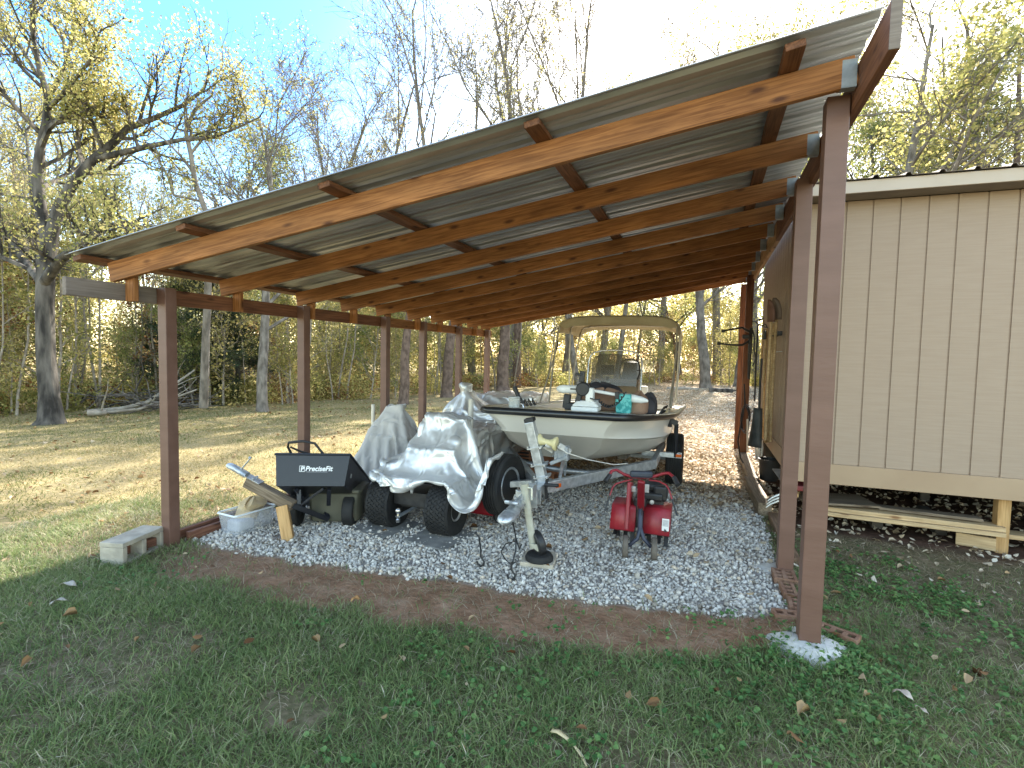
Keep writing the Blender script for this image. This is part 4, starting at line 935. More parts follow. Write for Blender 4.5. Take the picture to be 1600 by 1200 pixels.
for s_ in (-1, 1):
    wc = B(.955*s_, 2.5, .325)
    wheel(bt, wc, br*s_, .325, .20, .185, 'rib', rim_grey)
    MB().bar(B(.62*s_,1.72,zf+.02), B(1.06*s_,1.72,zf+.02), .06, .055).build('fender_arm', galv, bt, bevel=.004)
    lens = MB().box(B(1.02*s_,1.688,zf+.022), (.075,.012,.034), Matrix((br, bd, Vector((0,0,1)))).transposed()); lens.build('marker_light', amber, bt, bevel=.004)
    MB().bar(B(.99*s_,1.70,zf), B(.99*s_,1.70,.87), .035, .035).bar(B(1.0*s_,1.70,.87), B(.91*s_,1.68,.91), .05, .06).bar(B(.92*s_,1.68,.83), B(.92*s_,1.68,.92), .05, .03).build('guide_bracket', black_paint, bt, bevel=.004)
    lumber('bunk', B(.50*s_,1.0,zf+.085), B(.50*s_,4.6,zf+.085), .09, .05, dark_under, bt)
    MB().box(B(.063*s_+.012*s_,-.06,zf+.005), (.012,.062,.034), Matrix((br, bd, Vector((0,0,1)))).transposed()) 
lens_p = atY(868, 764, 4.14)
dirr = (B(.80,1.22,zf)-B(.035,-.18,zf)).normalized(); nrm = Vector((dirr.y, -dirr.x, 0))
MB().box(B(.035,-.18,zf)+dirr*.12+nrm*.033+Vector((0,0,.002)), (.06,.012,.034), Matrix((dirr, nrm, Vector((0,0,1)))).transposed()).build('marker_light', amber, bt, bevel=.004)
# coupler
rg = []
for t, w, h_, z in ((-.62,.045,.045,zf),(-.80,.044,.046,zf),(-.86,.05,.04,zf-.005),(-.95,.062,.042,zf-.02),(-1.03,.064,.044,zf-.028),(-1.085,.05,.036,zf-.03),(-1.11,.02,.016,zf-.034)):
    rg.append([B(w*math.cos(g), t, z+h_*(math.sin(g) if math.sin(g) > 0 else .55*math.sin(g))) for g in np.linspace(0, 2*math.pi, 17)[:-1]])
cpl = MB().rings(rg).build('coupler', galv, bt, 45)
MB().bar(B(-.0,-.84,zf+.03), B(-.01,-1.0,zf+.085), .03, .014).lathe([(.014,-.05),(.014,.05)], B(0,-.93,zf+.06), br, 10).build('coupler_latch', galv, cpl, 40, bevel=.002)
mb = MB()
for t in (-.62,-.78):
    for s_ in (-.048,.048): mb.lathe([(.011,0),(.011,.02),(.006,.022),(.006,.035)], B(s_*.6,t,zf+.044), (0,0,1), 6)
mb.build('coupler_bolts', galv, cpl)
mb = MB()
for t in (-.60,-.50):
    mb.bar(B(-.06,t,zf-.06), B(-.06,t,zf+.065), .012, .05, br).bar(B(.066,t,zf-.06), B(.066,t,zf+.065), .012, .05, br).bar(B(-.07,t,zf+.06), B(.075,t,zf+.06), .05, .01)
mb.build('jack_bracket', galv, bt, bevel=.002)
# swivel jack
jb = Vector((-1.165,3.72,.05)); jt = atY(819, 755, 3.62)
jm = jt.lerp(jb, .82)
jk = MB().tube([jt, jt.lerp(jb,.12)], .031, 16).tube([jt.lerp(jb,.10), jt.lerp(jb,.84)], .0275, 16).build('jack_tube', cream_metal, bt, 40)
hd = [jt+Vector((.01,0,-.03)), jt+Vector((.055,.0,-.03)), jt+Vector((.06,.0,-.035)), jt+Vector((.062,.0,-.12))]
MB().tube(hd, .008, 8).build('jack_crank', cream_metal, jk, 50)
MB().box(jt.lerp(B(.07,-.55,zf), .5), (.07,.10,.10)).build('jack_mount', galv, bt, bevel=.006)
w0 = jb+Vector((.02,.0,.085))
MB().lathe([(.02,-.028),(.085,-.03),(.095,-.02),(.095,.02),(.085,.03),(.02,.028)], w0+Vector((0,0,.045)), (.75,.65,.25), 24).build('jack_wheel', black_plastic, bt, 40)
MB().lathe([(0,.0),(.105,.0),(.108,.02),(.095,.045),(.06,.055),(0,.055)], jb+Vector((.03,.01,-.002)), (0,0,1), 28).build('jack_foot', rubber, bt, 40)
MB().prism([jm+Vector((-.03,-.045,.03)), jm+Vector((.045,-.045,.03)), w0+Vector((.05,-.06,.01)), w0+Vector((.015,-.06,.0))], (0,.006,0)).prism([jm+Vector((-.03,.045,.03)), jm+Vector((.045,.045,.03)), w0+Vector((.05,.06,.03)), w0+Vector((-.01,.06,.03))], (0,.006,0)).build('jack_fork', cream_metal, bt)
# winch post
pb_ = B(.02,-.16,zf); ptp = atY(828, 657, 4.16); pk = (ptp-pb_).normalized()
ax_ = Matrix((pk, br, bd)).transposed()
MB().box((pb_+ptp)/2+Vector((0,0,-.02)), ((ptp-pb_).length+.02,.078,.078), frame(pb_, ptp, bd)).build('winch_post', galv, bt, bevel=.006)
MB().box(ptp+pk*.005, (.034,.083,.083), frame(pb_, ptp, bd)).build('post_cap', black_plastic, bt, bevel=.006)
mb = MB()
for t in (.16,.34,.60):
    c = pb_.lerp(ptp, t); mb.box(c, (.012,.13,.105), frame(pb_, ptp, bd))
    for s_ in (-1,1): mb.tube([c+br*(.055*s_)-bd*.06, c+br*(.055*s_)+bd*.06], .007, 6)
mb.build('u_bolts', galv, bt)
# winch, roller, strut, chain
wp = B(.14,-.06,.73)
wn_ = MB().box(wp+Vector((0,0,.04)), (.12,.10,.12)).bar(wp+Vector((-.07,-.02,0)), wp+Vector((.0,.05,.09)), .05, .02).bar(wp+Vector((-.09,-.05,-.05)), wp+Vector((.06,-.04,.02)), .05, .03).build('winch', galv_dull, bt, bevel=.006)
MB().lathe([(.05,-.035),(.05,-.03),(.025,-.028),(.025,.028),(.05,.03),(.05,.035)], wp+Vector((0,-.01,.02)), br, 20).build('winch_drum', galv_dull, wn_, 40)
rb_ = atY(855, 691, 4.22)
MB().lathe([(.012,-.085),(.055,-.085),(.06,-.078),(.056,-.062),(.034,-.045),(.026,-.02),(.026,.02),(.034,.045),(.056,.062),(.06,.078),(.055,.085),(.012,.085)], rb_, br+Vector((0,0,-.1)), 26).build('bow_roller', M('yellow_roller', (.68,.6,.33), (.6,.52,.26), 9, .45), bt, 40)
MB().bar(rb_-br*.02-Vector((0,0,.01)), wp+Vector((0,0,.07)), .06, .05).bar(rb_+br*.1+Vector((0,0,-.02)), wp+br*.07+Vector((0,0,.05)), .02, .05).bar(rb_-br*.095, wp-br*.08+Vector((0,0,.05)), .02, .05).build('roller_bracket', galv, bt, bevel=.003)
MB().bar(B(.15,-.02,.76), B(.10,.02,zf+.03), .03, .012).build('winch_strut', galv, bt)
def chain(mb, p, q, sag, n, r=.006, l=.022):
    for k in range(n):
        t = (k+.5)/n; c = p.lerp(q, t)-Vector((0,0,sag*4*t*(1-t))); t2 = t+.01
        d_ = (p.lerp(q, t2)-Vector((0,0,sag*4*t2*(1-t2)))-c).normalized(); s_ = d_.orthogonal().normalized(); s_ = s_ if k % 2 else d_.cross(s_)
        mb.tube([c+d_*(l*math.cos(g))+s_*(l*.55*math.sin(g)) for g in np.linspace(0, 2*math.pi, 9)], r*.6, 5)
    return mb
chain(MB(), B(.17,-.02,.80), B(.14,.04,.56), .0, 9).build('bow_chain', galv_dull, bt)
chain(MB(), B(-.06,-.12,.62), B(-.05,-.16,.44), 0, 7).build('safety_chain', galv_dull, bt)
MB().tube([rb_+br*.09+Vector((0,0,-.03)), rb_+br*.17+Vector((0,.02,-.08)), B(.32,.10,.70), B(.52,.34,.625), B(.62,.5,.615)], .0045, 6).build('winch_strap', M('strap_white', (.62,.6,.55), None), bt, 60)
MB().bar(B(.05,-.2,.40), B(.05,-.2,.56), .07, .012, br).tube([B(.05,-.26,.53), B(.17,-.28,.54)], .014, 10).build('winch_handle', black_plastic, bt, 40)
# spare
wheel(bt, Vector((-1.645,4.28,.445)), (.98,-.16,.02), .275, .17, .165, 'rib', galv, dish=-.2, name='spare_wheel')
MB().bar(Vector((-1.66,4.28,.445)), B(.0,.0,zf), .05, .05).build('spare_bracket', galv, bt)
# brake/lighting wires and chain hooks lying on the gravel
def hook(mb, p, s=1.0, tilt=(0,0,0)):
    rot = Matrix.Rotation(tilt[2], 3, 'Z') @ Matrix.Rotation(tilt[0], 3, 'X'); pts = []
    for a, b in ((.0,.075),(.0,.03),(.012,.012),(.026,-.004),(.022,-.026),(0,-.036),(-.022,-.026),(-.026,-.008)): pts.append(p+rot @ Vector((a*s,0,b*s)))
    mb.tube(pts, .007*s, 8)
h1 = atZ(751, 876, .06)
mb = MB().tube([atY(748,838,3.55), atY(750,850,3.56), h1+Vector((0,0,.075))], .006, 6); hook(mb, h1, 1.1)
mb.build('safety_hook', black_plastic, bt, 50)
h2 = atZ(799, 897, .05); mb = MB().tube([atY(806,842,3.6), atY(806,860,3.55), atY(801,878,3.5), h2+Vector((0,0,.07))], .007, 6); hook(mb, h2, 1.1)
mb.build('safety_hook', black_plastic, bt, 50)
MB().tube([atY(790,795,3.4), atY(799,806,3.38), atY(803,824,3.42), atY(807,845,3.5), atY(812,858,3.55), atY(815,850,3.56)], .0055, 6).tube([atY(806,845,3.5), atY(790,850,3.48), atY(783,862,3.46), atY(788,872,3.48), atY(798,882,3.5), atY(806,878,3.52)], .0045, 6).build('wiring', black_plastic, bt, 60)

# ------------------------------------------------------------------ boat
flat_point = B
def B(u, v, z):
    """the boat sits bow high: its gunwales drop towards the stern"""
    k = min(1, max(0, (z-.62)/.45))*min(1, max(0, (1.5-z)/.3)); return flat_point(u, v, z-.058*max(v, 0)*k)
bo = thing('boat', 'white flat-bottomed skiff with tan canvas top and centre console, bow towards the camera', 'boat', B(0,2.5,.6))
gel = M('white_gelcoat', (.71,.695,.65), (.66,.645,.60), 2, .28, coat=.25, spec=.5)
def hull_section(v):
    s = min(1, max(0, v/5.2)); f = min(1, v/1.6)
    wr = .635+.325*(1-(1-min(1, v/2.0))**2); zr = 1.105-.045*min(1, v/2.0)
    wc = .48+.40*(1-(1-min(1, v/1.9))**2); zc = .89-.19*min(1, v/2.6)
    wb = wc-.13+.06*min(1, v/2); zb = .68-.09*min(1, v/1.2); zk = .61-.07*min(1, v/1.2)
    rake = .50*(1-f)**1.2
    def q(u, z): return (u, v+rake*((zr-z)/(zr-zk))**1.25, z)
    right = [q(0,zk), q(wb*.6,zk+.006), q(wb,zb+.015), q((wb+wc)/2+.03,(zb+zc)/2-.01), q(wc,zc-.02), q(wc+.028,zc+.0), q(wc+.02,zc+.03), q((wc*.55+wr*.45),zc+(zr-zc)*.5), q(wr-.012,zr-.035), q(wr,zr)]
    return right
def full(sec): return [B(-u, v, z) for u, v, z in sec[::-1]]+[B(u, v, z) for u, v, z in sec[1:]]
vs_ = [0,.04,.12,.25,.45,.7,1.0,1.4,1.9,2.5,3.3,4.2,5.2]
secs = []
for v in vs_:
    s_ = hull_section(v)
    if v < .25:                                          # rounded corners of the blunt bow
        k = {0: .90, .04: .96, .12: .99}[v]; s_ = [(u*k, w, z) for u, w, z in s_]
    secs.append(full(s_))
hull_lo = M('hull_grey', (.46,.44,.40), (.40,.385,.35), 3, .4)
hm = MB(); n = len(secs[0])
hm.rings([s_[:5] for s_ in secs], closed=False).rings([s_[14:] for s_ in secs], closed=False)
for s_ in (secs[0], secs[-1]): hm.add(s_[:5]+s_[14:], [tuple(range(10))])
hm.build('hull', gel, bo, 32)
hb_ = MB().rings([s_[4:15] for s_ in secs], closed=False)
for s_ in (secs[0], secs[-1]): hb_.add(s_[4:15], [tuple(range(11))])
hb_.build('hull_bottom', hull_lo, bo, 32)
# rub rail round the gunwale
rr2 = []
for v in [5.2,4.2,3.3,2.5,1.9,1.4,1.0,.7,.45,.25]: u, w, z = hull_section(v)[-1]; rr2.append((-u,w,z))
for v, k in ((.12,.99),(.04,.96),(.0,.90)): u, w, z = hull_section(v)[-1]; rr2.append((-u*k,w,z))
rr2 = rr2+[(-u, w, z) for u, w, z in rr2[::-1]]
MB().tube([B(u*1.012, w-.01*(w < .3), z-.012) for u, w, z in rr2], .032, 10).build('rub_rail', M('rail_black', (.012,.013,.015), None, rough=.32, spec=.6), bo, 60)
deck = [[B(-u*.99, v, z-.004) for u, v, z in [(hull_section(v)[-1][0]*k, v, hull_section(v)[-1][2])]]+[B(0, v, hull_section(v)[-1][2]+.0)]+[B(u*.99, v, z-.004) for u, v, z in [(hull_section(v)[-1][0]*k, v, hull_section(v)[-1][2])]] for v, k in ((0,.9),(.12,.99),(.45,1),(1.0,1),(1.55,1))]
MB().rings(deck, closed=False).build('bow_deck', gel, bo, 30, solid=.012)
def cockpit(v, d): u = hull_section(v)[-1][0]; return [B(-u+.02,v,1.06), B(-u+.16,v,1.065), B(-u+.17,v,d), B(u-.17,v,d), B(u-.16,v,1.065), B(u-.02,v,1.06)]
MB().rings([cockpit(1.55,.74), cockpit(3,.74), cockpit(5.18,.74)], closed=False).build('cockpit_liner', gel, bo, 30)
# console, windshield, grab rail, seat, steering
cream = M('cream_gelcoat', (.62,.56,.43), (.56,.5,.38), 3, .4); tan_v = M('tan_panel', (.25,.18,.11), (.2,.14,.085), 6, .6)
vc = 3.35
rg = []
for z, hw, vf in ((.74,.36,.0),(1.18,.37,.02),(1.22,.37,.06)): rg.append([B(-hw,vc+vf,z), B(hw,vc+vf,z), B(hw,vc+.62,z+.0), B(-hw,vc+.62,z)])
cs_ = MB().rings(rg).build('console', cream, bo, bevel=.03)
MB().prism([B(-.36,vc+.06,1.215), B(-.36,vc+.2,1.33), B(-.36,vc+.6,1.36), B(-.36,vc+.6,1.215)], br*.72).build('dash', tan_v, cs_, bevel=.01)
MB().bar(B(-.3,vc-.01,.98), B(.3,vc-.01,.98), .012, .26).build('cooler_seat_front', M('cream_panel', (.58,.52,.38), None, rough=.5), cs_, bevel=.02)
wsm = M('smoked_windshield', (.14,.12,.085), None, rough=.12, alpha=.55)
def ws(u, z): return B(u, vc+.10+.16*(1-(u/.36)**2)*0+.22*(z-1.3), z)
wpts = [(-.34,1.30),(-.335,1.50),(-.30,1.60),(-.22,1.635),(0,1.645),(.22,1.635),(.30,1.60),(.335,1.50),(.34,1.30)]
MB().prism([ws(u, z) for u, z in wpts], bd*.006).build('windshield', wsm, bo)
gr = [(-.40,1.0),(-.40,1.5),(-.38,1.60),(-.32,1.66),(-.2,1.69),(0,1.70),(.2,1.69),(.32,1.66),(.38,1.60),(.40,1.5),(.40,1.0)]
MB().tube([ws(u, z)+bd*.04 for u, z in gr], .0135, 8).build('grab_rail', chrome, bo, 60)
MB().box(B(-.12,vc+.28,1.44), (.20,.04,.15)).bar(B(-.12,vc+.28,1.34), B(-.12,vc+.28,1.38), .03, .05).build('fish_finder', black_plastic, cs_, bevel=.008)
mb = MB().tube([B(.17+.155*math.cos(g), vc+.62+.05*math.sin(g), 1.44+.13*math.sin(g)) for g in np.linspace(0, 2*math.pi, 25)], .012, 8)
for g in (0, 2.1, 4.2): mb.tube([B(.17,vc+.64,1.43), B(.17+.15*math.cos(g),vc+.62+.05*math.sin(g),1.44+.13*math.sin(g))], .008, 6)
mb.build('steering_wheel', black_plastic, cs_, 60)
MB().box(B(-.22,vc+.18,1.335), (.10,.05,.03)).box(B(-.11,vc+.18,1.335), (.08,.05,.025)).build('switch_panel', white_paint, cs_, bevel=.006)
MB().box(B(0,vc+1.05,1.05), (.8,.42,.12)).box(B(0,vc+1.24,1.22), (.8,.10,.30)).box(B(0,vc+1.05,.86), (.5,.3,.26)).build('helm_seat', white_paint, bo, bevel=.03)
# outboard at the stern
om = MB(); rg = []
for z, a_, b_ in ((1.10,.13,.16),(1.18,.17,.22),(1.38,.17,.23),(1.5,.13,.17),(1.53,.05,.07)): rg.append([B(a_*math.cos(g), 5.5+b_*math.sin(g), z) for g in np.linspace(0, 2*math.pi, 17)[:-1]])
ob_ = om.rings(rg).build('outboard_motor', black_paint, bo, 50)
MB().bar(B(0,5.48,1.12), B(0,5.5,.45), .12, .10, bd).box(B(0,5.62,.42), (.05,.4,.12)).build('outboard_leg', black_paint, ob_, bevel=.015)
# canvas top and its bows
cz = M('tan_canvas', (.38,.31,.185), (.45,.375,.23), 5, .85, bump=.25, bscale=9)
def topz(u): return 2.15+.06*(1-(u/.9)**4)
v0, v1 = 3.55, 5.15
rg = []
for u in [-.90,-.895,-.87,-.80,-.65,-.4,0,.4,.65,.80,.87,.895,.90]:
    zt = {.90: 1.94, .895: 2.01, .87: 2.10, .80: 2.15}.get(abs(u), topz(u))
    zb_ = max(zt-.02, topz(u)-.16) if abs(u) < .8 else zt-.0
    rg.append([B(u,v0-.02,zt-(.135 if abs(u) < .85 else .03)), B(u,v0,zt-.01), B(u,v0+.05,zt+.01), B(u,(v0+v1)/2,zt+.035), B(u,v1-.05,zt), B(u,v1,zt-.12)])
MB().rings(rg, closed=False).build('canvas_top', cz, bo, 40, solid=.006)
tube_m = M('bow_tube', (.42,.38,.30), (.5,.46,.38), 20, .4, .4)
def bow(name, vt, vb, zt=2.13, r=.0135):
    pts = [B(-.86,vb,1.10), B(-.885,vt+(vb-vt)*.35,1.72), B(-.875,vt,2.06), B(-.83,vt,zt-.02), B(-.7,vt,zt+.01), B(0,vt,zt+.03), B(.7,vt,zt+.01), B(.83,vt,zt-.02), B(.875,vt,2.06), B(.885,vt+(vb-vt)*.35,1.72), B(.86,vb,1.10)]
    return MB().tube(pts, r, 8).build(name, tube_m, bo, 60)
bow('canopy_bow', v0+.02, 3.0); bow('canopy_bow', v1-.04, 4.3); bow('canopy_bow', 4.3, 4.25, 2.15)
for s_ in (-1, 1):
    MB().tube([B(.86*s_,2.55,1.09), B(.89*s_,v0+.0,1.78)], .012, 8).build('canopy_brace', tube_m, bo)
    MB().tube([B(.888*s_,v0-.12,1.70), B(.885*s_,v0-.07,1.83)], .02, 8).build('bow_joint', black_plastic, bo, 40)
    # rod holders, rails
    rh = B(.72*s_, 1.35, 1.10)
    k = .10*s_ if s_ < 0 else .015
    MB().tube([rh, rh+Vector((0,0,.04)), rh+Vector((k*.4,.0,.09)), rh+Vector((k,.02,.20))], [.016,.02,.024,.028], 10).box(rh+Vector((0,0,.03)), (.07,.05,.05)).build('rod_holder', black_plastic, bo, 40)
    MB().tube([B(.60*s_,1.1,1.06), B(.62*s_,1.1,1.115), B(.78*s_,1.3,1.125), B(.86*s_,1.7,1.12), B(.87*s_,2.4,1.11), B(.87*s_,2.42,1.05)], .009, 8).build('side_rail', chrome, bo, 60)
    mb = MB()
    for k in range(5): mb.tube([B(.80*s_,1.5+.16*k,1.05), B(.84*s_,1.5+.16*k,1.11), B(.86*s_,1.56+.16*k,1.15), B(.82*s_,1.6+.16*k,1.05)], .008, 6)
    mb.build('rod_rack', dark_metal, bo, 60)
    MB().box(B(.835*s_,1.95,.93), (.02,.12,.10)).build('hull_fitting', rim_grey, bo, bevel=.01)
# lettering marks on the right side of the bow
for k, (dz, m_) in enumerate(((0,M('emblem_navy', (.03,.02,.05), None)),(-.035,M('emblem_red', (.3,.04,.06), None)))):
    c = B(.795,.93,.985+dz)
    MB().lathe([(.009,0),(.016,0),(.016,.004),(.009,.004)], c, br+Vector((0,-.5,-.3)), 14, close=True).build('hull_emblem', m_, bo)
# bow-mounted electric motor, stowed across the deck
tmw = M('motor_white', (.72,.72,.69), (.66,.66,.63), 5, .35); zt_ = 1.10
def E(u, v, z): return B(.66*u+.235, .25+v, 1.10+(z-1.10)*.8)
MB().box(E(-.08,.42,zt_+.035), (.26,.2,.045)).prism([E(-.27,.32,zt_+.06), E(.14,.32,zt_+.06), E(.06,.36,zt_+.13), E(-.20,.36,zt_+.13)], bd*.2).build('motor_base', tmw, bo, bevel=.012)
MB().box(E(-.02,.40,zt_+.20), (.075,.1,.13)).build('motor_mount', tmw, bo, bevel=.015)
mh = MB().lathe([(0,-.20),(.014,-.196),(.033,-.172),(.042,-.132),(.042,.012),(.036,.065),(.015,.085),(0,.088)], E(-.25,.44,zt_+.245), br, 22).build('motor_pod', tmw, bo, 40)
MB().box(E(-.27,.394,zt_+.25), (.065,.008,.013)).build('pod_label', black_plastic, mh)
MB().lathe([(0,-.04),(.062,-.04),(.068,-.025),(.068,.025),(.062,.04),(0,.04)], E(-.12,.38,zt_+.255), bd, 26).bar(E(-.14,.37,zt_+.33), E(-.13,.37,zt_+.45), .04, .05, br).bar(E(-.24,.36,zt_+.41), E(-.12,.36,zt_+.415), .03, .02).bar(E(-.2,.38,zt_+.10), E(-.16,.38,zt_+.22), .05, .05, br).build('motor_head', black_plastic, bo, 40, bevel=.006)
MB().tube([E(-.05,.46,zt_+.245), E(.36,.48,zt_+.205)], .016, 12).build('motor_shaft', tmw, bo, 40)
MB().box(E(.36,.48,zt_+.20), (.04,.06,.07)).build('shaft_rest', black_plastic, bo, bevel=.006)
MB().lathe([(0,-.16),(.02,-.145),(.036,-.09),(.04,-.015),(.033,.066),(.014,.125),(0,.132)], E(.60,.55,zt_+.17), br+Vector((0,.15,-.14)), 22).build('motor_lower_unit', tmw, bo, 40)
MB().bar(E(-.40,.46,zt_+.02), E(-.38,.46,zt_+.19), .06, .07).box(E(-.32,.5,zt_+.05), (.13,.15,.07)).build('motor_cradle', black_plastic, bo, bevel=.012)
hx = [E(.12+.38*t+.012*math.cos(t*75), .36+.012*math.sin(t*75), zt_+.15-.38*t*(1-t)+.10*t*t+.012*math.sin(t*75)) for t in np.linspace(0, 1, 120)]
MB().tube([E(.0,.34,zt_+.16), E(.06,.33,zt_+.15)]+hx, .007, 5).build('coiled_cable', black_plastic, bo, 60)
rg = []
for k in range(5): rg += [(.055,.022*k),(.062,.022*k+.011)]
MB().lathe(rg+[(.055,.11)], B(-.55,.62,zt_-.0), (0,0,1), 20).build('deck_rope_coil', M('grey_rope', (.4,.4,.37), (.55,.54,.5), 40, .8), bo, 40)

# bags lying on the bow deck
def sack(name, c, hw, hd, hh, m, label, cat, seed, top=.6):
    r = random.Random(seed); rg = []
    for t, k in ((0,.92),(.15,1.0),(.45,1.02),(.75,.92),(.92,top),(1.0,top*.35),(1.02,.02)):
        rg.append([c+br*(hw*k*(abs(math.cos(g))**.6)*math.copysign(1,math.cos(g))+r.uniform(-.012,.012))+bd*(hd*k*(abs(math.sin(g))**.6)*math.copysign(1,math.sin(g))+r.uniform(-.012,.012))+Vector((0,0,hh*t+r.uniform(-.01,.01)*(t > .2)+.03*math.sin(2*g+seed)*t)) for g in np.linspace(0, 2*math.pi, 21)[:-1]])
    return tag(MB().rings(rg).build(name, m, None, 50, sub=1), label, cat, 'bags on the boat deck')
brown_bag = M('brown_canvas', (.19,.105,.065), (.26,.155,.10), 7, .85, bump=.3); black_bag = M('black_fabric', (.02,.018,.02), (.035,.03,.034), 7, .8, bump=.3)
teal = M('teal_print', (.02,.26,.25), (.12,.46,.43), 26, .6, lo=.47, hi=.54)
sack('duffel_bag', B(.30,1.0,1.10), .24, .16, .21, brown_bag, 'brown duffel bag on the boat deck behind the motor shaft', 'bag', 2)
sack('black_jacket', B(.22,1.15,1.23), .24, .17, .135, black_bag, 'black cloth heaped over the brown duffel bag on the boat', 'jacket', 6, .5)
tg = MB(); c = B(.53,.80,1.10)
rg = [[c+br*(hw*sx)+bd*(.07*sy)+Vector((0,0,z)) for sx, sy in ((-1,-1),(1,-1),(1,1),(-1,1))] for z, hw in ((0,.07),(.10,.075),(.185,.075))]
tb_ = tag(tg.rings(rg).build('tote_bag', teal, None, bevel=.012), 'small teal patterned tote bag standing on the boat deck', 'bag', 'bags on the boat deck')
sack('black_bag', B(.655,.95,1.09), .10, .15, .205, brown_bag, 'brown bag at the right edge of the boat deck beside the teal tote', 'bag', 9, .5)
sack('black_sack', B(.74,1.05,1.09), .09, .15, .19, black_bag, 'black sack slumped against the brown bag at the right gunwale', 'bag', 12, .6)
# ------------------------------------------------------------------ trees
bark_grey = M('bark_grey', (.10,.085,.07), (.24,.21,.18), 9, .9, bump=.8, bscale=18, stretch=(1,1,.3), rand=5)
bark_dark = M('bark_dark', (.022,.018,.015), (.15,.13,.11), 7, .92, bump=1.6, bscale=14, stretch=(1,1,.25), rand=5)
bark_pine = M('bark_pine', (.09,.06,.045), (.20,.14,.11), 9, .92, bump=1., bscale=12, stretch=(1,1,.3), rand=5)
bark_thin = M('bark_sapling', (.19,.155,.12), (.36,.31,.25), 6, .9, rand=5)
leaf_oak = leafmat('leaf_olive_yellow', [(0, (.17,.185,.06)), (.4, (.33,.315,.10)), (.7, (.49,.43,.16)), (1, (.64,.53,.24))], .6)
leaf_green = leafmat('leaf_green', [(0, (.13,.165,.05)), (.5, (.27,.295,.095)), (1, (.44,.42,.15))], .6)
leaf_gold = leafmat('leaf_gold', [(0, (.24,.22,.075)), (.5, (.45,.39,.14)), (1, (.62,.51,.24))], .55)
leaf_rust = leafmat('leaf_rust', [(0, (.13,.06,.025)), (.6, (.26,.13,.05)), (1, (.38,.24,.10))], .45)
needle = leafmat('needle_dark', [(0, (.012,.028,.014)), (.6, (.03,.055,.025)), (1, (.07,.09,.035))], .25)
needle_pine = leafmat('needle_pine', [(0, (.035,.055,.02)), (.6, (.08,.11,.04)), (1, (.16,.17,.06))], .3)

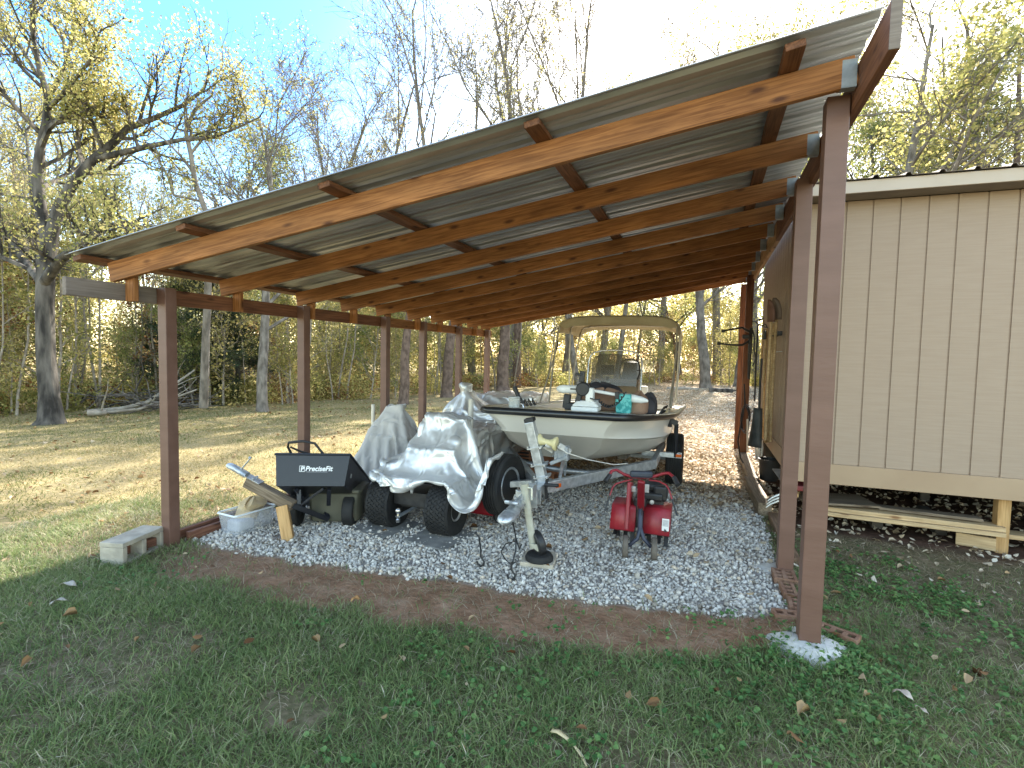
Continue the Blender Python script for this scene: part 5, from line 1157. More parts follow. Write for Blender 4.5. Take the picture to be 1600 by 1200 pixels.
class Tree:
    """branch skeleton -> one tapering bark mesh and one mesh of separate leaves"""
    def __init__(s, seed): s.r = random.Random(seed); s.n = np.random.default_rng(seed); s.mb = MB(); s.tips = []
    def limb(s, p, d, L, r0, r1, k=5, wander=.16, upb=.05, n=6):
        pts = [Vector(p)]; d = Vector(d).normalized()
        for i in range(k):
            d = (d+Vector((s.r.gauss(0,wander), s.r.gauss(0,wander), s.r.gauss(0,wander*.7)+upb))).normalized(); pts.append(pts[-1]+d*(L/k))
        rs = [r0+(r1-r0)*(i/k) for i in range(k+1)]; s.mb.tube(pts, rs, n, cap=False); return pts, rs
    def at(s, pts, t):
        f = t*(len(pts)-1); i = min(int(f), len(pts)-2); return pts[i].lerp(pts[i+1], f-i), (pts[i+1]-pts[i]).normalized(), i
    def grow(s, pts, rs, lev, nb, Lr, ang, t0=.25, upb=.08, wander=.2, leafy=True, minr=.004):
        tot = sum((pts[i+1]-pts[i]).length for i in range(len(pts)-1))
        for b in range(nb):
            t = t0+(1-t0)*((b+s.r.random())/nb); p, d, i = s.at(pts, min(t, .99))
            a = d.orthogonal().normalized(); a.rotate(Quaternion(d, s.r.uniform(0, 6.283)))
            g = math.radians(ang*s.r.uniform(.65, 1.3)); nd = d*math.cos(g)+a*math.sin(g)
            L = tot*Lr*s.r.uniform(.6, 1.25)*(1.15-.6*t); r = max(minr, rs[min(i, len(rs)-1)]*s.r.uniform(.42, .62))
            k = 4 if lev > 1 else 3
            q, qr = s.limb(p, nd, L, r, max(minr*.5, r*.3), k, wander, upb, 5 if lev > 2 else (4 if lev > 1 else 3))
            if lev > 1: s.grow(q, qr, lev-1, max(3, int(nb*.8)) if lev > 2 else nb, .55, 42, .2, upb, wander*1.1, leafy, minr)
            if lev <= 2 and leafy: s.tips += [(q[j].lerp(q[j+1], s.r.random())) for j in range(len(q)-1) for _ in range(2)]
            elif lev == 1: s.tips.append(q[-1])
    def leaves(s, n, jit, size, asp=.6, keep=None, droop=0):
        T = np.array([tuple(t) for t in s.tips]); r = s.n
        clump = r.uniform(0, 1, len(T))                                   # some twigs carry more leaves, some none
        T = T[clump > .22] if len(T) > 50 else T; w = r.uniform(.1, 1, len(T))**1.6; w /= w.sum()
        i = r.choice(len(T), n, p=w); C = T[i]+r.normal(0, jit, (n, 3)); 
        if keep is not None: m = keep(C); C = C[m]; i = i[m]; n = len(C)
        a = r.normal(size=(n, 3)); a[:,2] -= droop; a /= np.linalg.norm(a, axis=1)[:,None]; b = np.cross(a, r.normal(size=(n, 3))); b /= np.linalg.norm(b, axis=1)[:,None]
        sz = size*r.uniform(.55, 1.35, n)[:,None]; A = a*sz*.5; Bv = b*sz*.5*asp
        V = np.stack([C-A, C+Bv*.9, C+A, C-Bv*.9], 1).reshape(-1, 3); F = np.arange(n*4).reshape(n, 4)
        hue = np.clip(.5+.35*np.sin(i*12.9898)*.9+r.normal(0, .18, n), 0, 1)
        return V, F, np.repeat(hue, 4)
    def needles(s, n, jit, L, wd, up=.3):
        T = np.array([tuple(t) for t in s.tips]); r = s.n; i = r.integers(0, len(T), n)
        C = T[i]+r.normal(0, jit, (n, 3)); a = r.normal(size=(n, 3)); a[:,2] += up; a /= np.linalg.norm(a, axis=1)[:,None]
        b = np.cross(a, r.normal(size=(n, 3))); b /= np.linalg.norm(b, axis=1)[:,None]; l = L*r.uniform(.6, 1.3, n)[:,None]
        V = np.stack([C-b*wd, C+b*wd, C+a*l+b*wd*.3, C+a*l-b*wd*.3], 1).reshape(-1, 3)
        return V, np.arange(n*4).reshape(n, 4), np.repeat(np.clip(.5+.3*np.sin(i*7.13)+r.normal(0, .2, n), 0, 1), 4)
    def finish(s, name, label, cat, group, bark, leaf, L, loc=(0,0,0)):
        t = thing(name, label, cat, loc, group)
        o = s.mb.build('trunk', bark, t, 60); o.matrix_parent_inverse = Matrix.Identity(4)
        if L is not None:
            c = npmesh('crown', L[0], L[1], leaf, t, {'rv': L[2]}); c.matrix_parent_inverse = Matrix.Identity(4)
        return t

def hardwood(seed, name, label, Ht, r0, bark, leaf, nl, size, first=.35, nb=11, lev=3, Lr=.42, ang=48, jit=.14, leafy=True, group='trees in the woods', upb=.08, wander=.2, lean=.03, cat='tree', minr=.004):
    T = Tree(seed); pts, rs = T.limb((0,0,-.15), (T.r.gauss(0,lean),T.r.gauss(0,lean),1), Ht, r0, r0*.18, 9, .06, .12, 9)
    f = T.r.uniform(1.15, 1.35); T.mb.tube([pts[0]-Vector((0,0,.1)), pts[0]+Vector((0,0,.12)), pts[0].lerp(pts[1], .35)], [r0*f*1.25, r0*f, r0*1.0], 9, cap=False)
    T.grow(pts, rs, lev, nb, Lr, ang, first, upb, wander, leafy, minr)
    L = T.leaves(nl, jit, size) if nl else None
    return T.finish(name, label, cat, group, bark, leaf, L)

def place(root, spots, used):
    """first spot moves the model itself, later ones are copies"""
    for (x, y, rz, sc) in spots:
        z = gz1(x, y)-.02
        if root.name not in used:
            used.add(root.name); root.location = (x, y, z); root.rotation_euler = (0,0,rz); root.scale = (sc,)*3 if not hasattr(sc, '__len__') else sc
        else: dup(root, (x, y, z), rz, sc)
used = set()
def gp(px, depth):
    """ground point seen at picture column px, at a distance measured along the view"""
    d = ray(px, 600); d = d/ (d.dot(fw)); return d.x*depth, d.y*depth

# --- the big leaning oak at the left: its forked trunk and limbs follow the photograph
ox, oy = -12.7, 6.76
def O(x, y, dd=0): d = ray(x, y); k = (10.76+dd)/d.dot(fw); return d*k+Vector((0,0,H))
T = Tree(101)
def skin(pts, r, n=8):
    T.mb.tube(pts, r, n, cap=False); return pts, list(r)
trunk = skin([O(78,668), O(80,655), O(77,620), O(72,560), O(70,480), O(72,410), O(76,375)], [.33,.235,.18,.165,.16,.16,.155], 12)
def limbskin(pts, r, n=8): return skin(pts, [q*.74 for q in r], n)
lm = [limbskin([O(76,380), O(64,330), O(58,280), O(63,232), O(72,190), O(75,150), O(62,110), O(52,60), O(54,0), O(50,-70)], [.17,.15,.14,.12,.10,.09,.07,.055,.04,.02]),
      limbskin([O(76,380), O(92,325), O(115,285), O(145,250), O(175,225), O(200,200), O(240,185), O(285,165), O(318,140), O(330,110)], [.17,.155,.14,.12,.105,.09,.07,.055,.04,.02]),
      limbskin([O(150,248), O(185,240), O(235,228), O(285,218), O(330,216), O(370,200), O(408,182)], [.10,.085,.07,.055,.045,.03,.015]),
      limbskin([O(72,195), O(95,190), O(130,178), O(165,178), O(205,165)], [.08,.065,.05,.035,.02]),
      limbskin([O(70,440,-.4), O(95,405,-.8), O(130,380,-1.2), O(170,352,-1.6), O(215,345,-2)], [.14,.12,.09,.06,.03]),
      limbskin([O(72,450), O(40,410,.6), O(10,370,1.0), O(-40,340,1.5), O(-100,300,2)], [.13,.1,.08,.05,.03]),
      limbskin([O(60,120,.2), O(30,70,.6), O(0,40,1), O(-50,10,1.5)], [.06,.045,.035,.015]),
      limbskin([O(66,480,.3), O(60,400,1.2), O(50,300,2.2), O(40,200,3)], [.12,.1,.07,.03]),
      limbskin([O(75,150), O(100,110,.5), O(112,60,.9), O(118,0,1.2), O(130,-60,1.5)], [.07,.055,.045,.03,.015]),
      limbskin([O(75,170,-.3), O(105,140,-.8), O(140,95,-1.2), O(160,40,-1.4)], [.06,.05,.035,.015])]
for p, r in lm: T.grow(p, r, 2, 13, .38, 50, .15, .10, .22, True, .006)
L = T.leaves(36000, .17, .066)
big = T.finish('oak_tree', 'big forked oak with pale yellow leaves leaning over the lawn at the far left', 'tree', None, bark_dark, leaf_oak, L)
# drooping bare limb hanging in front of the sky right of the oak
T = Tree(102)
q = skin([O(322,332,.3), O(305,285,.2), O(298,240,.1), O(290,205), O(305,170), O(330,150), O(350,95,.2)], [.055,.05,.045,.04,.03,.02,.01])
T.mb.tube([O(322,332,.3), O(326,420,.5), O(322,520,.9), O(318,636,1.4)], [.055,.07,.08,.10], 8, cap=False)
q2 = skin([O(316,315,.3), O(272,305,.1), O(262,275), O(245,245), O(225,225)], [.03,.03,.025,.015,.008])
q3 = skin([O(298,240,.1), O(330,200), O(355,175), O(385,150)], [.03,.022,.015,.007])
for p in (q, q2, q3): T.grow(p[0], p[1], 2, 7, .4, 45, .2, .05, .25, False, .005)
T.finish('bare_tree', 'thin crooked bare tree rising just left of the carport roof', 'tree', None, bark_grey, None, None)

# --- models of the woodland trees; copies are spread through the woods
W = 'trees in the woods'
leafy1 = hardwood(1, 'hardwood_tree', 'tall olive and yellow hardwood among the crowded woods', 11.5, .17, bark_grey, leaf_oak, 8000, .115, .28, 13, 3, .38, 50, .22)
leafy2 = hardwood(2, 'hardwood_tree', 'tall golden leaved hardwood among the crowded woods', 10.5, .15, bark_grey, leaf_gold, 7500, .115, .22, 13, 3, .40, 52, .22)
leafy3 = hardwood(3, 'hardwood_tree', 'green leaved hardwood among the crowded woods', 9.5, .15, bark_dark, leaf_green, 8000, .115, .2, 13, 3, .42, 54, .22)
bare1 = hardwood(4, 'bare_tree', 'tall leafless grey tree whose fine twigs show against the sky', 13.5, .17, bark_grey, leaf_oak, 2600, .085, .26, 11, 4, .50, 34, .12, group=W, upb=.12, minr=.0075)
bare2 = hardwood(5, 'bare_tree', 'slender leafless tree with upswept branches in the woods', 11.5, .13, bark_grey, leaf_gold, 2400, .085, .28, 10, 4, .48, 36, .12, group=W, upb=.13, minr=.007)
sap1 = hardwood(6, 'sapling', 'slim sapling with small yellow green leaves in the wood edge', 4.2, .032, bark_thin, leaf_oak, 2400, .085, .12, 12, 2, .36, 52, .12, group='saplings', cat='sapling')
sap2 = hardwood(7, 'sapling', 'slim golden sapling in the wood edge', 4.6, .036, bark_thin, leaf_gold, 2300, .085, .15, 12, 2, .34, 55, .12, group='saplings', cat='sapling')
sap3 = hardwood(8, 'sapling', 'slim green sapling in the wood edge', 3.4, .030, bark_thin, leaf_green, 2600, .08, .08, 13, 2, .40, 55, .12, group='saplings', cat='sapling')
sap4 = hardwood(9, 'sapling', 'slim rusty brown sapling in the wood edge', 3.8, .03, bark_thin, leaf_rust, 1500, .085, .12, 12, 2, .36, 55, .12, group='saplings', cat='sapling')
pole = hardwood(10, 'sapling', 'thin bare pole of a young tree in the thicket', 6.0, .032, bark_thin, leaf_oak, 350, .07, .4, 8, 2, .25, 40, .1, group='saplings', cat='sapling')
def pine(seed, label, Ht, r0, first, nb, nn, leaf, Lr=.2, wd=.004, nl=.16, name='pine_tree'):
    T = Tree(seed); pts, rs = T.limb((0,0,-.15), (0,0,1), Ht, r0, r0*.2, 10, .025, .2, 9)
    T.mb.tube([pts[0]-Vector((0,0,.1)), pts[0]+Vector((0,0,.15)), pts[0].lerp(pts[1], .3)], [r0*1.5, r0*1.2, r0], 9, cap=False)
    for b in range(nb):
        t = first+(1-first)*(b+T.r.random())/nb; p, d, i = T.at(pts, min(t, .985)); g = T.r.uniform(0, 6.283)
        L = Ht*Lr*(1.12-t)*1.7*T.r.uniform(.7, 1.2)
        q, qr = T.limb(p, (math.cos(g), math.sin(g), T.r.uniform(.0, .45)), L, rs[i]*.32, .006, 4, .12, .05, 4)
        T.grow(q, qr, 1, 6, .42, 48, .3, .1, .15, True)
        T.tips += [q[-1]]*3
    return T.finish(name, label, 'tree', W, bark_pine, leaf, T.needles(nn, .11, nl, wd))
pine1 = pine(20, 'tall straight pine with a high dark crown in the woods', 17, .19, .55, 26, 16000, needle_pine, .17)
pine2 = pine(21, 'pine with needled branches well down its trunk', 12, .15, .35, 34, 18000, needle_pine, .2)
def cedar(seed, label, Ht, r0, nn):
    T = Tree(seed); pts, rs = T.limb((0,0,-.1), (0,0,1), Ht, r0, .015, 8, .02, .2, 8)
    for b in range(64):
        t = .05+.93*(b+T.r.random())/64; p, d, i = T.at(pts, min(t, .985)); g = T.r.uniform(0, 6.283)
        q, qr = T.limb(p, (math.cos(g), math.sin(g), T.r.uniform(-.05,.35)), Ht*.30*(1.08-t)**.8*T.r.uniform(.55, 1.25), max(.008, rs[i]*.3), .004, 4, .12, .03, 4)
        T.grow(q, qr, 1, 7, .45, 45, .25, .02, .15, True)
    return T.finish('cedar_tree', label, 'tree', None, bark_dark, needle, T.needles(30000, .075, .11, .007, .0))
ced = cedar(30, 'dark evergreen cedar at the lawn edge behind the front left posts', 5.4, .11, 30000)
x, y = gp(322, 15.4); place(ced, [(x, y, 0, 1.0)], used)
x, y = gp(372, 16.6); c2 = dup(ced, (x, y, 0), 2.1, (.85,.85,.8)); c2['label'] = 'second dark cedar just right of the larger one, nearer the grey trunk'
x, y = gp(238, 17.5); c3 = dup(ced, (x, y, 0), 4.0, (.55,.55,.45)); c3['label'] = 'small dark cedar in the thicket left of the front left post'

# --- trees that can be told apart
def own(root, px, depth, rz, sc, label):
    x, y = gp(px, depth); o = dup(root, (x, y, gz1(x,y)-.02), rz, sc); o['label'] = label
    if 'group' in o: del o['group']
    return o
own(bare1, 410, 13.6, .4, (.85,.85,.62), 'pale grey straight trunk standing at the lawn edge between the first two left posts')
own(pine1, 630, 16.0, 1.2, (.85,.85,.42), 'dark straight pine trunk seen between the third and fourth left posts')
own(pine1, 698, 19.5, 2.2, (1.15,1.15,.48), 'dark pine trunk seen between the fourth and fifth left posts')
own(pine1, 786, 23.0, 3.1, (1.5,1.5,.6), 'thick reddish pine trunk just right of the rear left post')
own(pine1, 806, 26.0, .3, (1.2,1.2,.62), 'dark trunk close behind the thick reddish pine')
own(bare1, 1103, 27.0, .9, (1.7,1.7,1.0), 'big dark trunk beyond the leafy drive left of the rear right posts')
own(bare2, 1152, 30.0, 2.9, (1.7,1.7,1.1), 'grey trunk beyond the drive, partly hidden by the rear right posts')
own(bare1, 935, 30.0, 4.2, (1.4,1.4,.8), 'grey trunk seen over the boat canopy')
own(bare2, 905, 27.0, 5.2, (1.4,1.4,.9), 'trunk seen left of the boat windshield')
own(leafy3, 1062, 38.0, 1.2, (1.4,1.4,1.1), 'far trunk right of the boat canopy')
own(bare1, 800, 27.5, .5, (1.5,1.5,1.62), 'tallest bare tree with wide upswept limbs above the middle of the roof')
own(bare1, 690, 31, 2.5, (1.4,1.4,1.5), 'bare tree left of the tallest one above the roof')
own(bare2, 740, 30, 4.1, (1.5,1.5,1.75), 'narrow bare tree just left of the tallest one above the roof')
own(bare2, 880, 30, 1.1, (1.6,1.6,1.85), 'bare tree right of the tallest one above the roof')
own(bare1, 495, 30, 5.0, (1.35,1.35,1.15), 'bluish bare tree above the left half of the roof')
own(bare2, 545, 31, .2, (1.4,1.4,1.3), 'bare tree with a fan of twigs above the left part of the roof')
own(bare2, 455, 33, 3.0, (1.,1.,.95), 'low bare tree behind the pines at the left of the roof')
own(bare1, 600, 33, 3.9, (1.4,1.4,1.3), 'bare tree with a few tan leaves above the second purlin end')
own(bare2, 960, 29, 2.0, (1.2,1.2,1.35), 'small bare tree above the roof, right of centre')
own(pine2, 378, 27, 1.4, (.75,.75,.87), 'pine whose top shows left of the roof edge')
own(pine2, 440, 29, 3.4, (.8,.8,.92), 'second pine top showing just above the roof edge')
# behind the shed
for k, (m, px, dp, rz, sc, lab) in enumerate([
    (leafy1, 1385, 13.5, .3, (1.1,1.1,.88), 'yellow green tree behind the shed roof beside the high roof corner'),
    (leafy1, 1500, 15, 2.2, (1.2,1.2,1.0), 'olive leaved tree rising behind the middle of the shed roof'),
    (leafy2, 1440, 18, 4.0, (1.15,1.15,1.02), 'golden tree behind the shed roof'),
    (pine2, 1575, 14, 1.0, (1.1,1.1,.85), 'dark pine at the right edge behind the shed'),
    (leafy3, 1320, 17, 5.1, (1.1,1.1,1.0), 'green tree just left of the high front roof corner'),
    (leafy1, 1240, 37, 1.5, (2.0,2.0,2.15), 'tall thin leaved tree above the right half of the roof'),
    (leafy1, 1120, 38, 3.6, (1.9,1.9,2.1), 'tall sparse tree above the roof, right of centre'),
    (bare1, 1180, 36, .7, (1.7,1.7,1.75), 'bare limbed tree above the right half of the roof'),
    (leafy2, 1640, 18, 2.7, (1.2,1.2,1.1), 'golden tree at the far right edge beyond the shed'),
    (leafy1, 1030, 36, 5.9, (1.5,1.5,1.65), 'leafy tree top above the roof between the bare trees'),
    (bare2, 1540, 17, 5.0, (1.1,1.1,1.1), 'bare twigged tree behind the right of the shed')]): own(m, px, dp, rz, sc, lab)

# --- the crowd: random places beyond the lawn, nearer at the left, farther in the middle
rw = random.Random(77)
def edge_depth(px):
    return float(np.interp(px, [-500,-200,0,100,250,420,520,650,800,1000,1100,1250,1500,1900,2400], [9,10.5,12,13,15.5,15.5,17,20,25,30,32,30,22,17,14]))
def spots(n, near, far, lo=-260, hi=1750, size_range=(.8,1.2), bias=1.6):
    out = []
    while len(out) < n:
        px = rw.uniform(lo, hi); f = edge_depth(px); dp = f+near+(far-near)*rw.random()**bias; x, y = gp(px, dp)
        if -2.5 < x < 3.4 and y < 31: continue                            # the leafy drive stays open
        if x > -4.5 and y < 11.5: continue
        out.append((x, y, rw.uniform(0, 6.283), rw.uniform(*size_range)))
    return out
for m, n, near, far in ((leafy1,7,7,26),(leafy2,7,8,28),(leafy3,6,8,26),(bare1,6,7,26),(bare2,8,6,26)):
    place(m, spots(n, near, far), used)
place(pine1, spots(11, 4, 26, size_range=(.42,.58)), used); place(pine2, spots(5, 8, 26, size_range=(.5,.75)), used)
for m, n, near, far in ((sap1,56,-.6,11),(sap2,52,-.3,14),(sap3,46,-.7,9),(sap4,26,0,12),(pole,120,-.5,8)):
    place(m, spots(n, near, far, bias=1.9, size_range=(.6,1.25)), used)
# low brush at the foot of the wood edge and the far mass of the woods
def cloud(name, label, cat, centres, n, rad, size, mat, seed, flat=.7):
    r = np.random.default_rng(seed); C = np.array(centres); i = r.integers(0, len(C), n); g = r.normal(size=(n, 3)); g /= np.linalg.norm(g, axis=1)[:,None]
    g *= (r.uniform(0, 1, n)**.45)[:,None]*C[i,3][:,None]*rad; g[:,2] *= flat; P = C[i,:3]+g; P[:,2] = np.maximum(P[:,2], .02)
    a = r.normal(size=(n, 3)); a /= np.linalg.norm(a, axis=1)[:,None]; b = np.cross(a, r.normal(size=(n, 3))); b /= np.linalg.norm(b, axis=1)[:,None]
    s_ = size*r.uniform(.5, 1.4, n)[:,None]; V = np.stack([P-a*s_*.5, P+b*s_*.3, P+a*s_*.5, P-b*s_*.3], 1).reshape(-1, 3)
    return tag(npmesh(name, V, np.arange(n*4).reshape(n, 4), mat, None, {'rv': np.repeat(np.clip(.5+.35*np.sin(i*5.7)+r.normal(0, .2, n), 0, 1), 4)}), label, cat, kind='stuff')
cs1 = [];
for x, y, a, s_ in spots(260, -.3, 7, bias=1.5): cs1.append((x, y, .3*s_, .75*s_))
cloud('undergrowth', 'low yellow and olive brush along the foot of the wood edge', 'brush', cs1, 90000, 1.0, .085, leaf_oak, 41)
cs2 = []
for x, y, a, s_ in spots(150, 0, 8, bias=1.3): cs2.append((x, y, .25, .6*s_))
cloud('brush', 'brown dead brush among the saplings', 'brush', cs2, 40000, 1.0, .08, leaf_rust, 42)
cs3 = []
for k in range(520):
    px = rw.uniform(-330, 1850); dp = edge_depth(px)+rw.uniform(14, 34); x, y = gp(px, dp); cs3.append((x, y, rw.uniform(.5, 7.2)**1.0, rw.uniform(.9, 1.9)))
cloud('woods', 'far mass of yellow green woods closing off the view', 'woods', cs3[:300], 110000, 1.0, .19, leaf_oak, 43, .9)
cloud('gold_woods', 'far golden foliage of the woods behind the drive and boat', 'woods', cs3[300:], 90000, 1.0, .19, leaf_gold, 44, .9)

cs4 = []
for k in range(300):
    px = rw.uniform(470, 1300); dp = edge_depth(px)+rw.uniform(9, 26); x, y = gp(px, dp); cs4.append((x, y, rw.uniform(.3, 8.0), rw.uniform(1.0, 2.0)))
cloud('autumn_woods', 'yellow autumn woods closing the view behind the boat and drive', 'woods', cs4, 130000, 1.0, .19, leaf_gold, 45, .9)
# --- fallen limbs and the brush pile at the wood edge
def limb_thing(name, pts, rs, label, cat='fallen branch', m=bark_grey, twigs=4, seed=1):
    T = Tree(seed); T.mb.tube(pts, rs, 8)
    for b in range(twigs):
        p, d, i = T.at(pts, .3+.65*T.r.random()); T.limb(p, (d.x+T.r.gauss(0,.6), d.y+T.r.gauss(0,.6), abs(T.r.gauss(.3,.3))), T.r.uniform(.4,1.0), rs[i]*.4, .006, 3, .2, .02, 5)
    return tag(T.mb.build(name, m, None, 60), label, cat, 'fallen wood at the wood edge')
def GP(px, dp, z=.1): x, y = gp(px, dp); return Vector((x, y, z))
pale_wood = M('pale_dead_wood', (.2,.17,.135), (.36,.32,.26), 6, .85, bump=.4)
limb_thing('fallen_branch', [GP(135,12.2,.06), GP(190,12.6,.10), GP(228,13,.22), GP(270,13.6,.62), GP(304,14.2,1.0)], [.05,.055,.05,.04,.025], 'pale fallen limb slanting up behind the front left post', m=pale_wood, seed=3)
limb_thing('fallen_branch', [GP(150,11.9,.06), GP(215,12.4,.12), GP(262,12.9,.3), GP(308,13.3,.55)], [.03,.035,.03,.018], 'thin pale limb lying in front of the larger fallen one', m=pale_wood, seed=4)
limb_thing('fallen_log', [GP(135,11.7,.08), GP(165,11.9,.09)], [.06,.055], 'short pale log end lying right of the big oak', 'log', pale_wood, 1, 5)
mb = MB(); rp = random.Random(8); T = Tree(55)
for k in range(70):
    p = GP(rp.uniform(120,300), rp.uniform(12.4,14.2), rp.uniform(.05,.45)); T.limb(p, (rp.gauss(0,1), rp.gauss(0,1), rp.gauss(.1,.25)), rp.uniform(.6,1.6), rp.uniform(.012,.03), .006, 4, .2, 0, 5)
tag(T.mb.build('brush_pile', bark_dark, None, 60), 'dark heap of dead sticks at the foot of the woods beside the oak', 'brush pile', kind='stuff')
limb_thing('fallen_log', [GP(1108,24.5,.10), GP(1135,24.3,.12), GP(1146,24.2,.10)], [.14,.13,.12], 'dark log across the drive at the foot of the big trunk', 'log', bark_dark, 2, 6)
limb_thing('fallen_log', [GP(1042,25.5,.08), GP(1070,25.3,.10), GP(1092,25.4,.08)], [.10,.11,.09], 'pale log across the far drive right of the boat canopy', 'log', pale_wood, 2, 7)
# ------------------------------------------------------------------ tools hung on the side wall of the shed
WX = .765
handle_wood = wood('pale_handle_wood', (.34,.22,.10), (.52,.37,.20), (.2,.1,.05), knots=False)
def tool(name, label, cat, x, y0, y1, r=.016, m=handle_wood, off=0):
    a = atX(x, y0, WX-off); b = Vector((a.x, a.y, atX(x, y1, WX-off).z)); t = thing(name, label, cat, (a.x, a.y, b.z), 'tools hung on the shed wall')
    MB().tube([a, a.lerp(b,.5)+Vector((-.004,0,0)), b], [r, r*.92, r], 10).build('handle', m, t, 50); return t, a, b
def blade(p, w, L, top, pointed, curl, nrm=(-1,0,0)):
    rg = []; n_ = Vector(nrm).normalized(); sv = Vector((-n_.y, n_.x, 0))
    for t in np.linspace(0, 1, 8):
        ww = w*(.62+.45*t if not pointed else (math.sqrt(max(0, 1-(max(0, t-.35)/.66)**2)))); z = (t*L if top else -t*L)
        rg.append([p+sv*(s_*ww*.5)+Vector((0, 0, z))+n_*(curl*(1-s_*s_)+.03*t*t) for s_ in (-1,-.5,0,.5,1)])
    return MB().rings(rg, closed=False)
t, a, b = tool('round_shovel', 'long wooden handled round shovel hung blade up, nearest the shed corner', 'shovel', 1213, 497, 702, off=.06)
blade(a-Vector((0,0,.02)), .16, .24, True, True, .03, (-.8,-.6,0)).build('shovel_blade', M('tan_steel', (.14,.095,.07), (.22,.16,.115), 9, .6, .3), t, 50, solid=.004)
t, a, b = tool('square_spade', 'brown bladed spade hung blade up beside the round shovel', 'spade', 1205, 500, 700, off=.12)
blade(a-Vector((0,0,.02)), .13, .24, True, True, .02, (-.85,-.5,0)).build('spade_blade', M('rust_steel', (.12,.06,.04), (.2,.1,.07), 9, .7, .3), t, 50, solid=.004)
t, a, b = tool('garden_hoe', 'slim hoe with a dark head hung third from the shed corner', 'hoe', 1199, 512, 696, .014, off=.04)
MB().box(a+Vector((-.06,0,.02)), (.14,.16,.006), Matrix.Rotation(R_(25), 3, 'Y')).tube([a, a+Vector((-.02,0,.04)), a+Vector((-.06,0,.03))], .008, 6).build('hoe_head', dark_metal, t)
t, a, b = tool('garden_rake', 'rake with dark tined head hung fourth from the shed corner', 'rake', 1193, 500, 690, .014, off=.03)
mb = MB().tube([a+Vector((-.02,-.2,.01)), a+Vector((-.02,.2,.01))], .008, 6)
for k in range(12): mb.tube([a+Vector((-.02,-.19+.0345*k,.01)), a+Vector((-.08,-.19+.0345*k,.0))], .004, 5)
mb.build('rake_head', dark_metal, t)
t, a, b = tool('snow_shovel', 'black plastic scoop shovel hung blade down on the shed wall', 'shovel', 1190, 560, 645, .014, black_plastic, off=.16)
blade(b+Vector((-.01,0,.03)), .21, .46, False, False, .05, (-.8,-.6,0)).build('scoop', M('worn_black_plastic', (.03,.032,.03), (.06,.062,.06), 9, .6), t, 40, solid=.006)
t, a, b = tool('long_pole', 'black pole leaning upright at the far end of the tool row', 'pole', 1184.5, 508, 632, .013, black_plastic, off=.03)
MB().tube([a+Vector((0,0,.0)), a+Vector((-.03,0,.05)), a+Vector((-.09,.02,.06))], .01, 6).build('pole_hook', dark_metal, t, 50)
t, a, b = tool('axe', 'short axe with a dark head hung between the longer tools', 'axe', 1197, 520, 600, .014, off=.08)
MB().box(a+Vector((-.02,-.02,-.03)), (.035,.17,.11)).build('axe_head', black_plastic, t, bevel=.008)
for x_, z0, z1, lab in ((1209,505,704,'pale wooden handle hung between the two shovels'),(1203,540,702,'pale wooden handle hung left of the spade')):
    a = atX(x_, z0, WX-.01); b = Vector((a.x, a.y, atX(x_, z1, WX-.01).z)); tag(MB().tube([a, a.lerp(b,.5), b], [.016,.015,.017], 10).build('tool_handle', handle_wood, None, 50), lab, 'handle', 'tools hung on the shed wall')
p = atX(1219, 521, WX); tag(MB().box(p+Vector((-.01,0,0)), (.05,.13,.05)).bar(p+Vector((-.02,-.05,-.03)), p+Vector((-.09,-.05,-.03)), .02, .012).build('wall_bracket', black_plastic, None, bevel=.006), 'small black bracket fixed to the shed wall near the second post', 'bracket')
a, b = atX(1210, 548, WX-.03), atX(1222, 549, WX-.0); tag(MB().tube([a, a.lerp(b,.5)+Vector((-.03,0,-.01)), b], .005, 6).build('wire_hook', galv, None, 60), 'thin pale wire hook across the tool handles', 'hook')
# crossbow hung at the far end
XB = 8.45
cbw = thing('crossbow', 'black crossbow hung limbs outwards beyond the tools', 'crossbow', atY(1172, 545, XB))
Pb = lambda x, y, d=0: atY(x, y, XB+d)
MB().tube([Pb(1174,512), Pb(1172,535), Pb(1171,560), Pb(1170,592)], [.022,.03,.026,.02], 8).box(Pb(1172,545), (.05,.12,.14)).build('stock', black_plastic, cbw, 50, bevel=.006)
for pts in ([(1174,520),(1160,512),(1146,514),(1130,517)], [(1172,532),(1160,539),(1145,539),(1123,537)]):
    lb = MB().tube([Pb(x, y, -.03*i) for i, (x, y) in enumerate(pts)], [.02,.017,.014,.011], 8).build('limb', black_plastic, cbw, 50)
    MB().box(Pb(*pts[-1], -.09), (.05,.04,.05)).build('limb_tip', black_plastic, lb, bevel=.012)
MB().tube([Pb(1176,516), Pb(1179,528), Pb(1178,545), Pb(1181,560), Pb(1176,572)], .009, 6).tube([Pb(1130,517,-.09), Pb(1150,526,-.05), Pb(1172,526), Pb(1150,534,-.05), Pb(1123,537,-.09)], .003, 5).build('bow_string', black_plastic, cbw, 60)
MB().box(Pb(1166,526,-.05), (.11,.05,.06)).build('scope', black_plastic, cbw, bevel=.012)
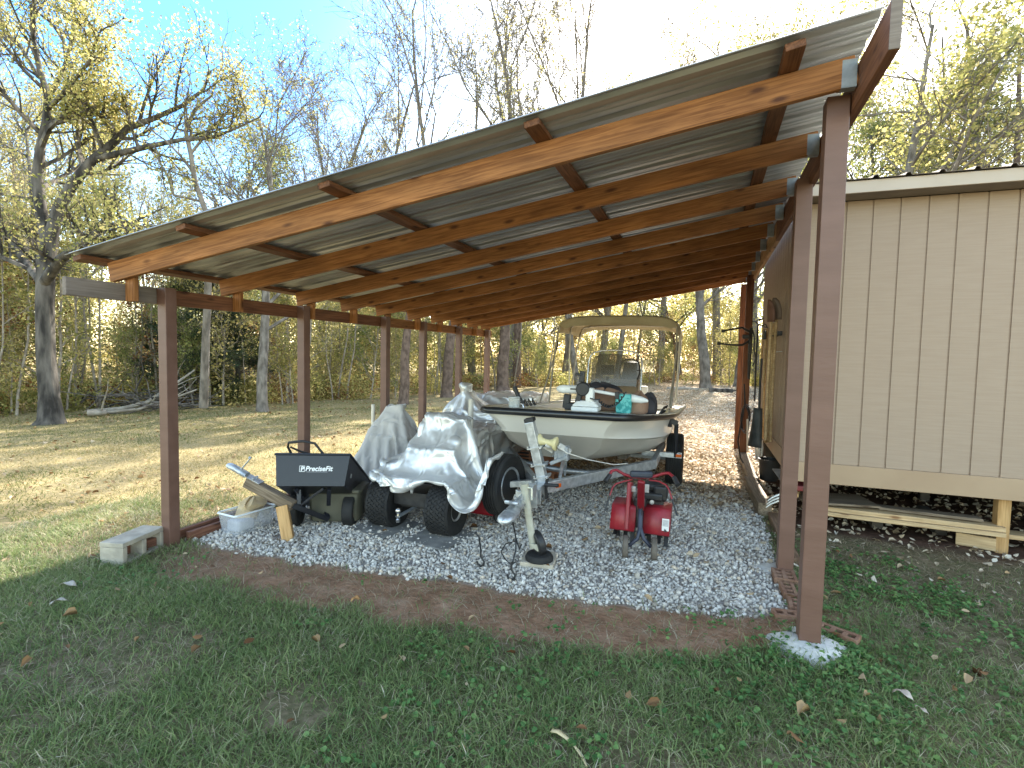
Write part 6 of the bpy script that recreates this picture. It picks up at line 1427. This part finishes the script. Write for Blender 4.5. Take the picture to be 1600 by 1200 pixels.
# hoses, cords and coils below
def coil(c, R1, n, r, m, name, label, cat, ax=(1,.25,0), wob=.02, seed=1):
    A = Vector(ax).normalized(); u = Vector((0,0,1)); w = A.cross(u); rr = random.Random(seed); pts = []
    for k in range(n*20+1):
        g = 2*math.pi*k/20; R2 = R1*(1+.10*math.sin(g*.37+seed)); pts.append(Vector(c)+u*(R2*1.15*math.sin(g))+w*(R2*math.cos(g))+A*(.02*math.sin(g*.21+seed)+rr.uniform(-.003,.003)))
    return tag(MB().tube(pts, r, 7).build(name, m, None, 60), label, cat)
coil(atY(1163,655,8.5), .175, 2, .011, black_plastic, 'hose_coil', 'loop of black hose hung on the rear right post', 'hose')
pts = [atY(1163,600,8.6), atY(1164,632,8.5), atY(1156,672,8.4), atY(1153,690,8.35), atY(1157,716,8.2), atY(1168,735,7.9), atY(1180,745,7.4), atY(1186,752,7.1)]
tag(MB().tube(pts, .011, 7).build('power_cord', black_plastic, None, 60), 'black cord trailing from the hose loop down to the timbers', 'cord')
coil(atX(1186,702,.70), .13, 4, .010, white_paint, 'rope_coil', 'white rope coil hung under the scoop shovel', 'rope', (1,.1,0), seed=4)
tag(MB().tube([atY(1168,655,8.0), atY(1168,705,8.0)], .013, 8).build('plastic_pipe', pvc, None), 'thin white plastic pipe standing beside the rear right post', 'pipe')
bk = atX(1199,738,.78)
bucket_mesh = MB().lathe([(.10,0),(.105,.01),(.125,.26),(.135,.27),(.12,.27),(.10,.02),(0,.02)], (.80,bk.y,.08), (0,0,1), 22)
tag(bucket_mesh.build('black_bucket', black_plastic, None, 40), 'black bucket under the shed corner below the tools', 'bucket')
fk = thing('garden_fork', 'white plastic fork head lying on the boards at the shed corner', 'fork', (.78,5.55,.28))
for k in range(3):
    p = Vector((.70-.0*k, 5.50+.05*k, .30-.045*k)); MB().tube([p+Vector((.14,.0,.02)), p+Vector((.07,-.01,.035)), p+Vector((0,-.02,.025)), p+Vector((-.06,-.02,-.01)), p+Vector((-.10,-.02,-.05))], [.011,.011,.010,.008,.004], 7).build('tine', white_paint, fk, 60)
MB().tube([(.84,5.50,.33), (.84,5.6,.21)], .014, 8).build('fork_bar', white_paint, fk, 60)
tag(MB().prism([(.74,5.6,.40), (1.02,5.62,.40), (1.0,6.2,.43), (.70,6.1,.44)], (0,0,.012)).build('grey_sheet', galv_dull, None), 'bent grey metal sheet under the shed corner above the red panel', 'sheet')
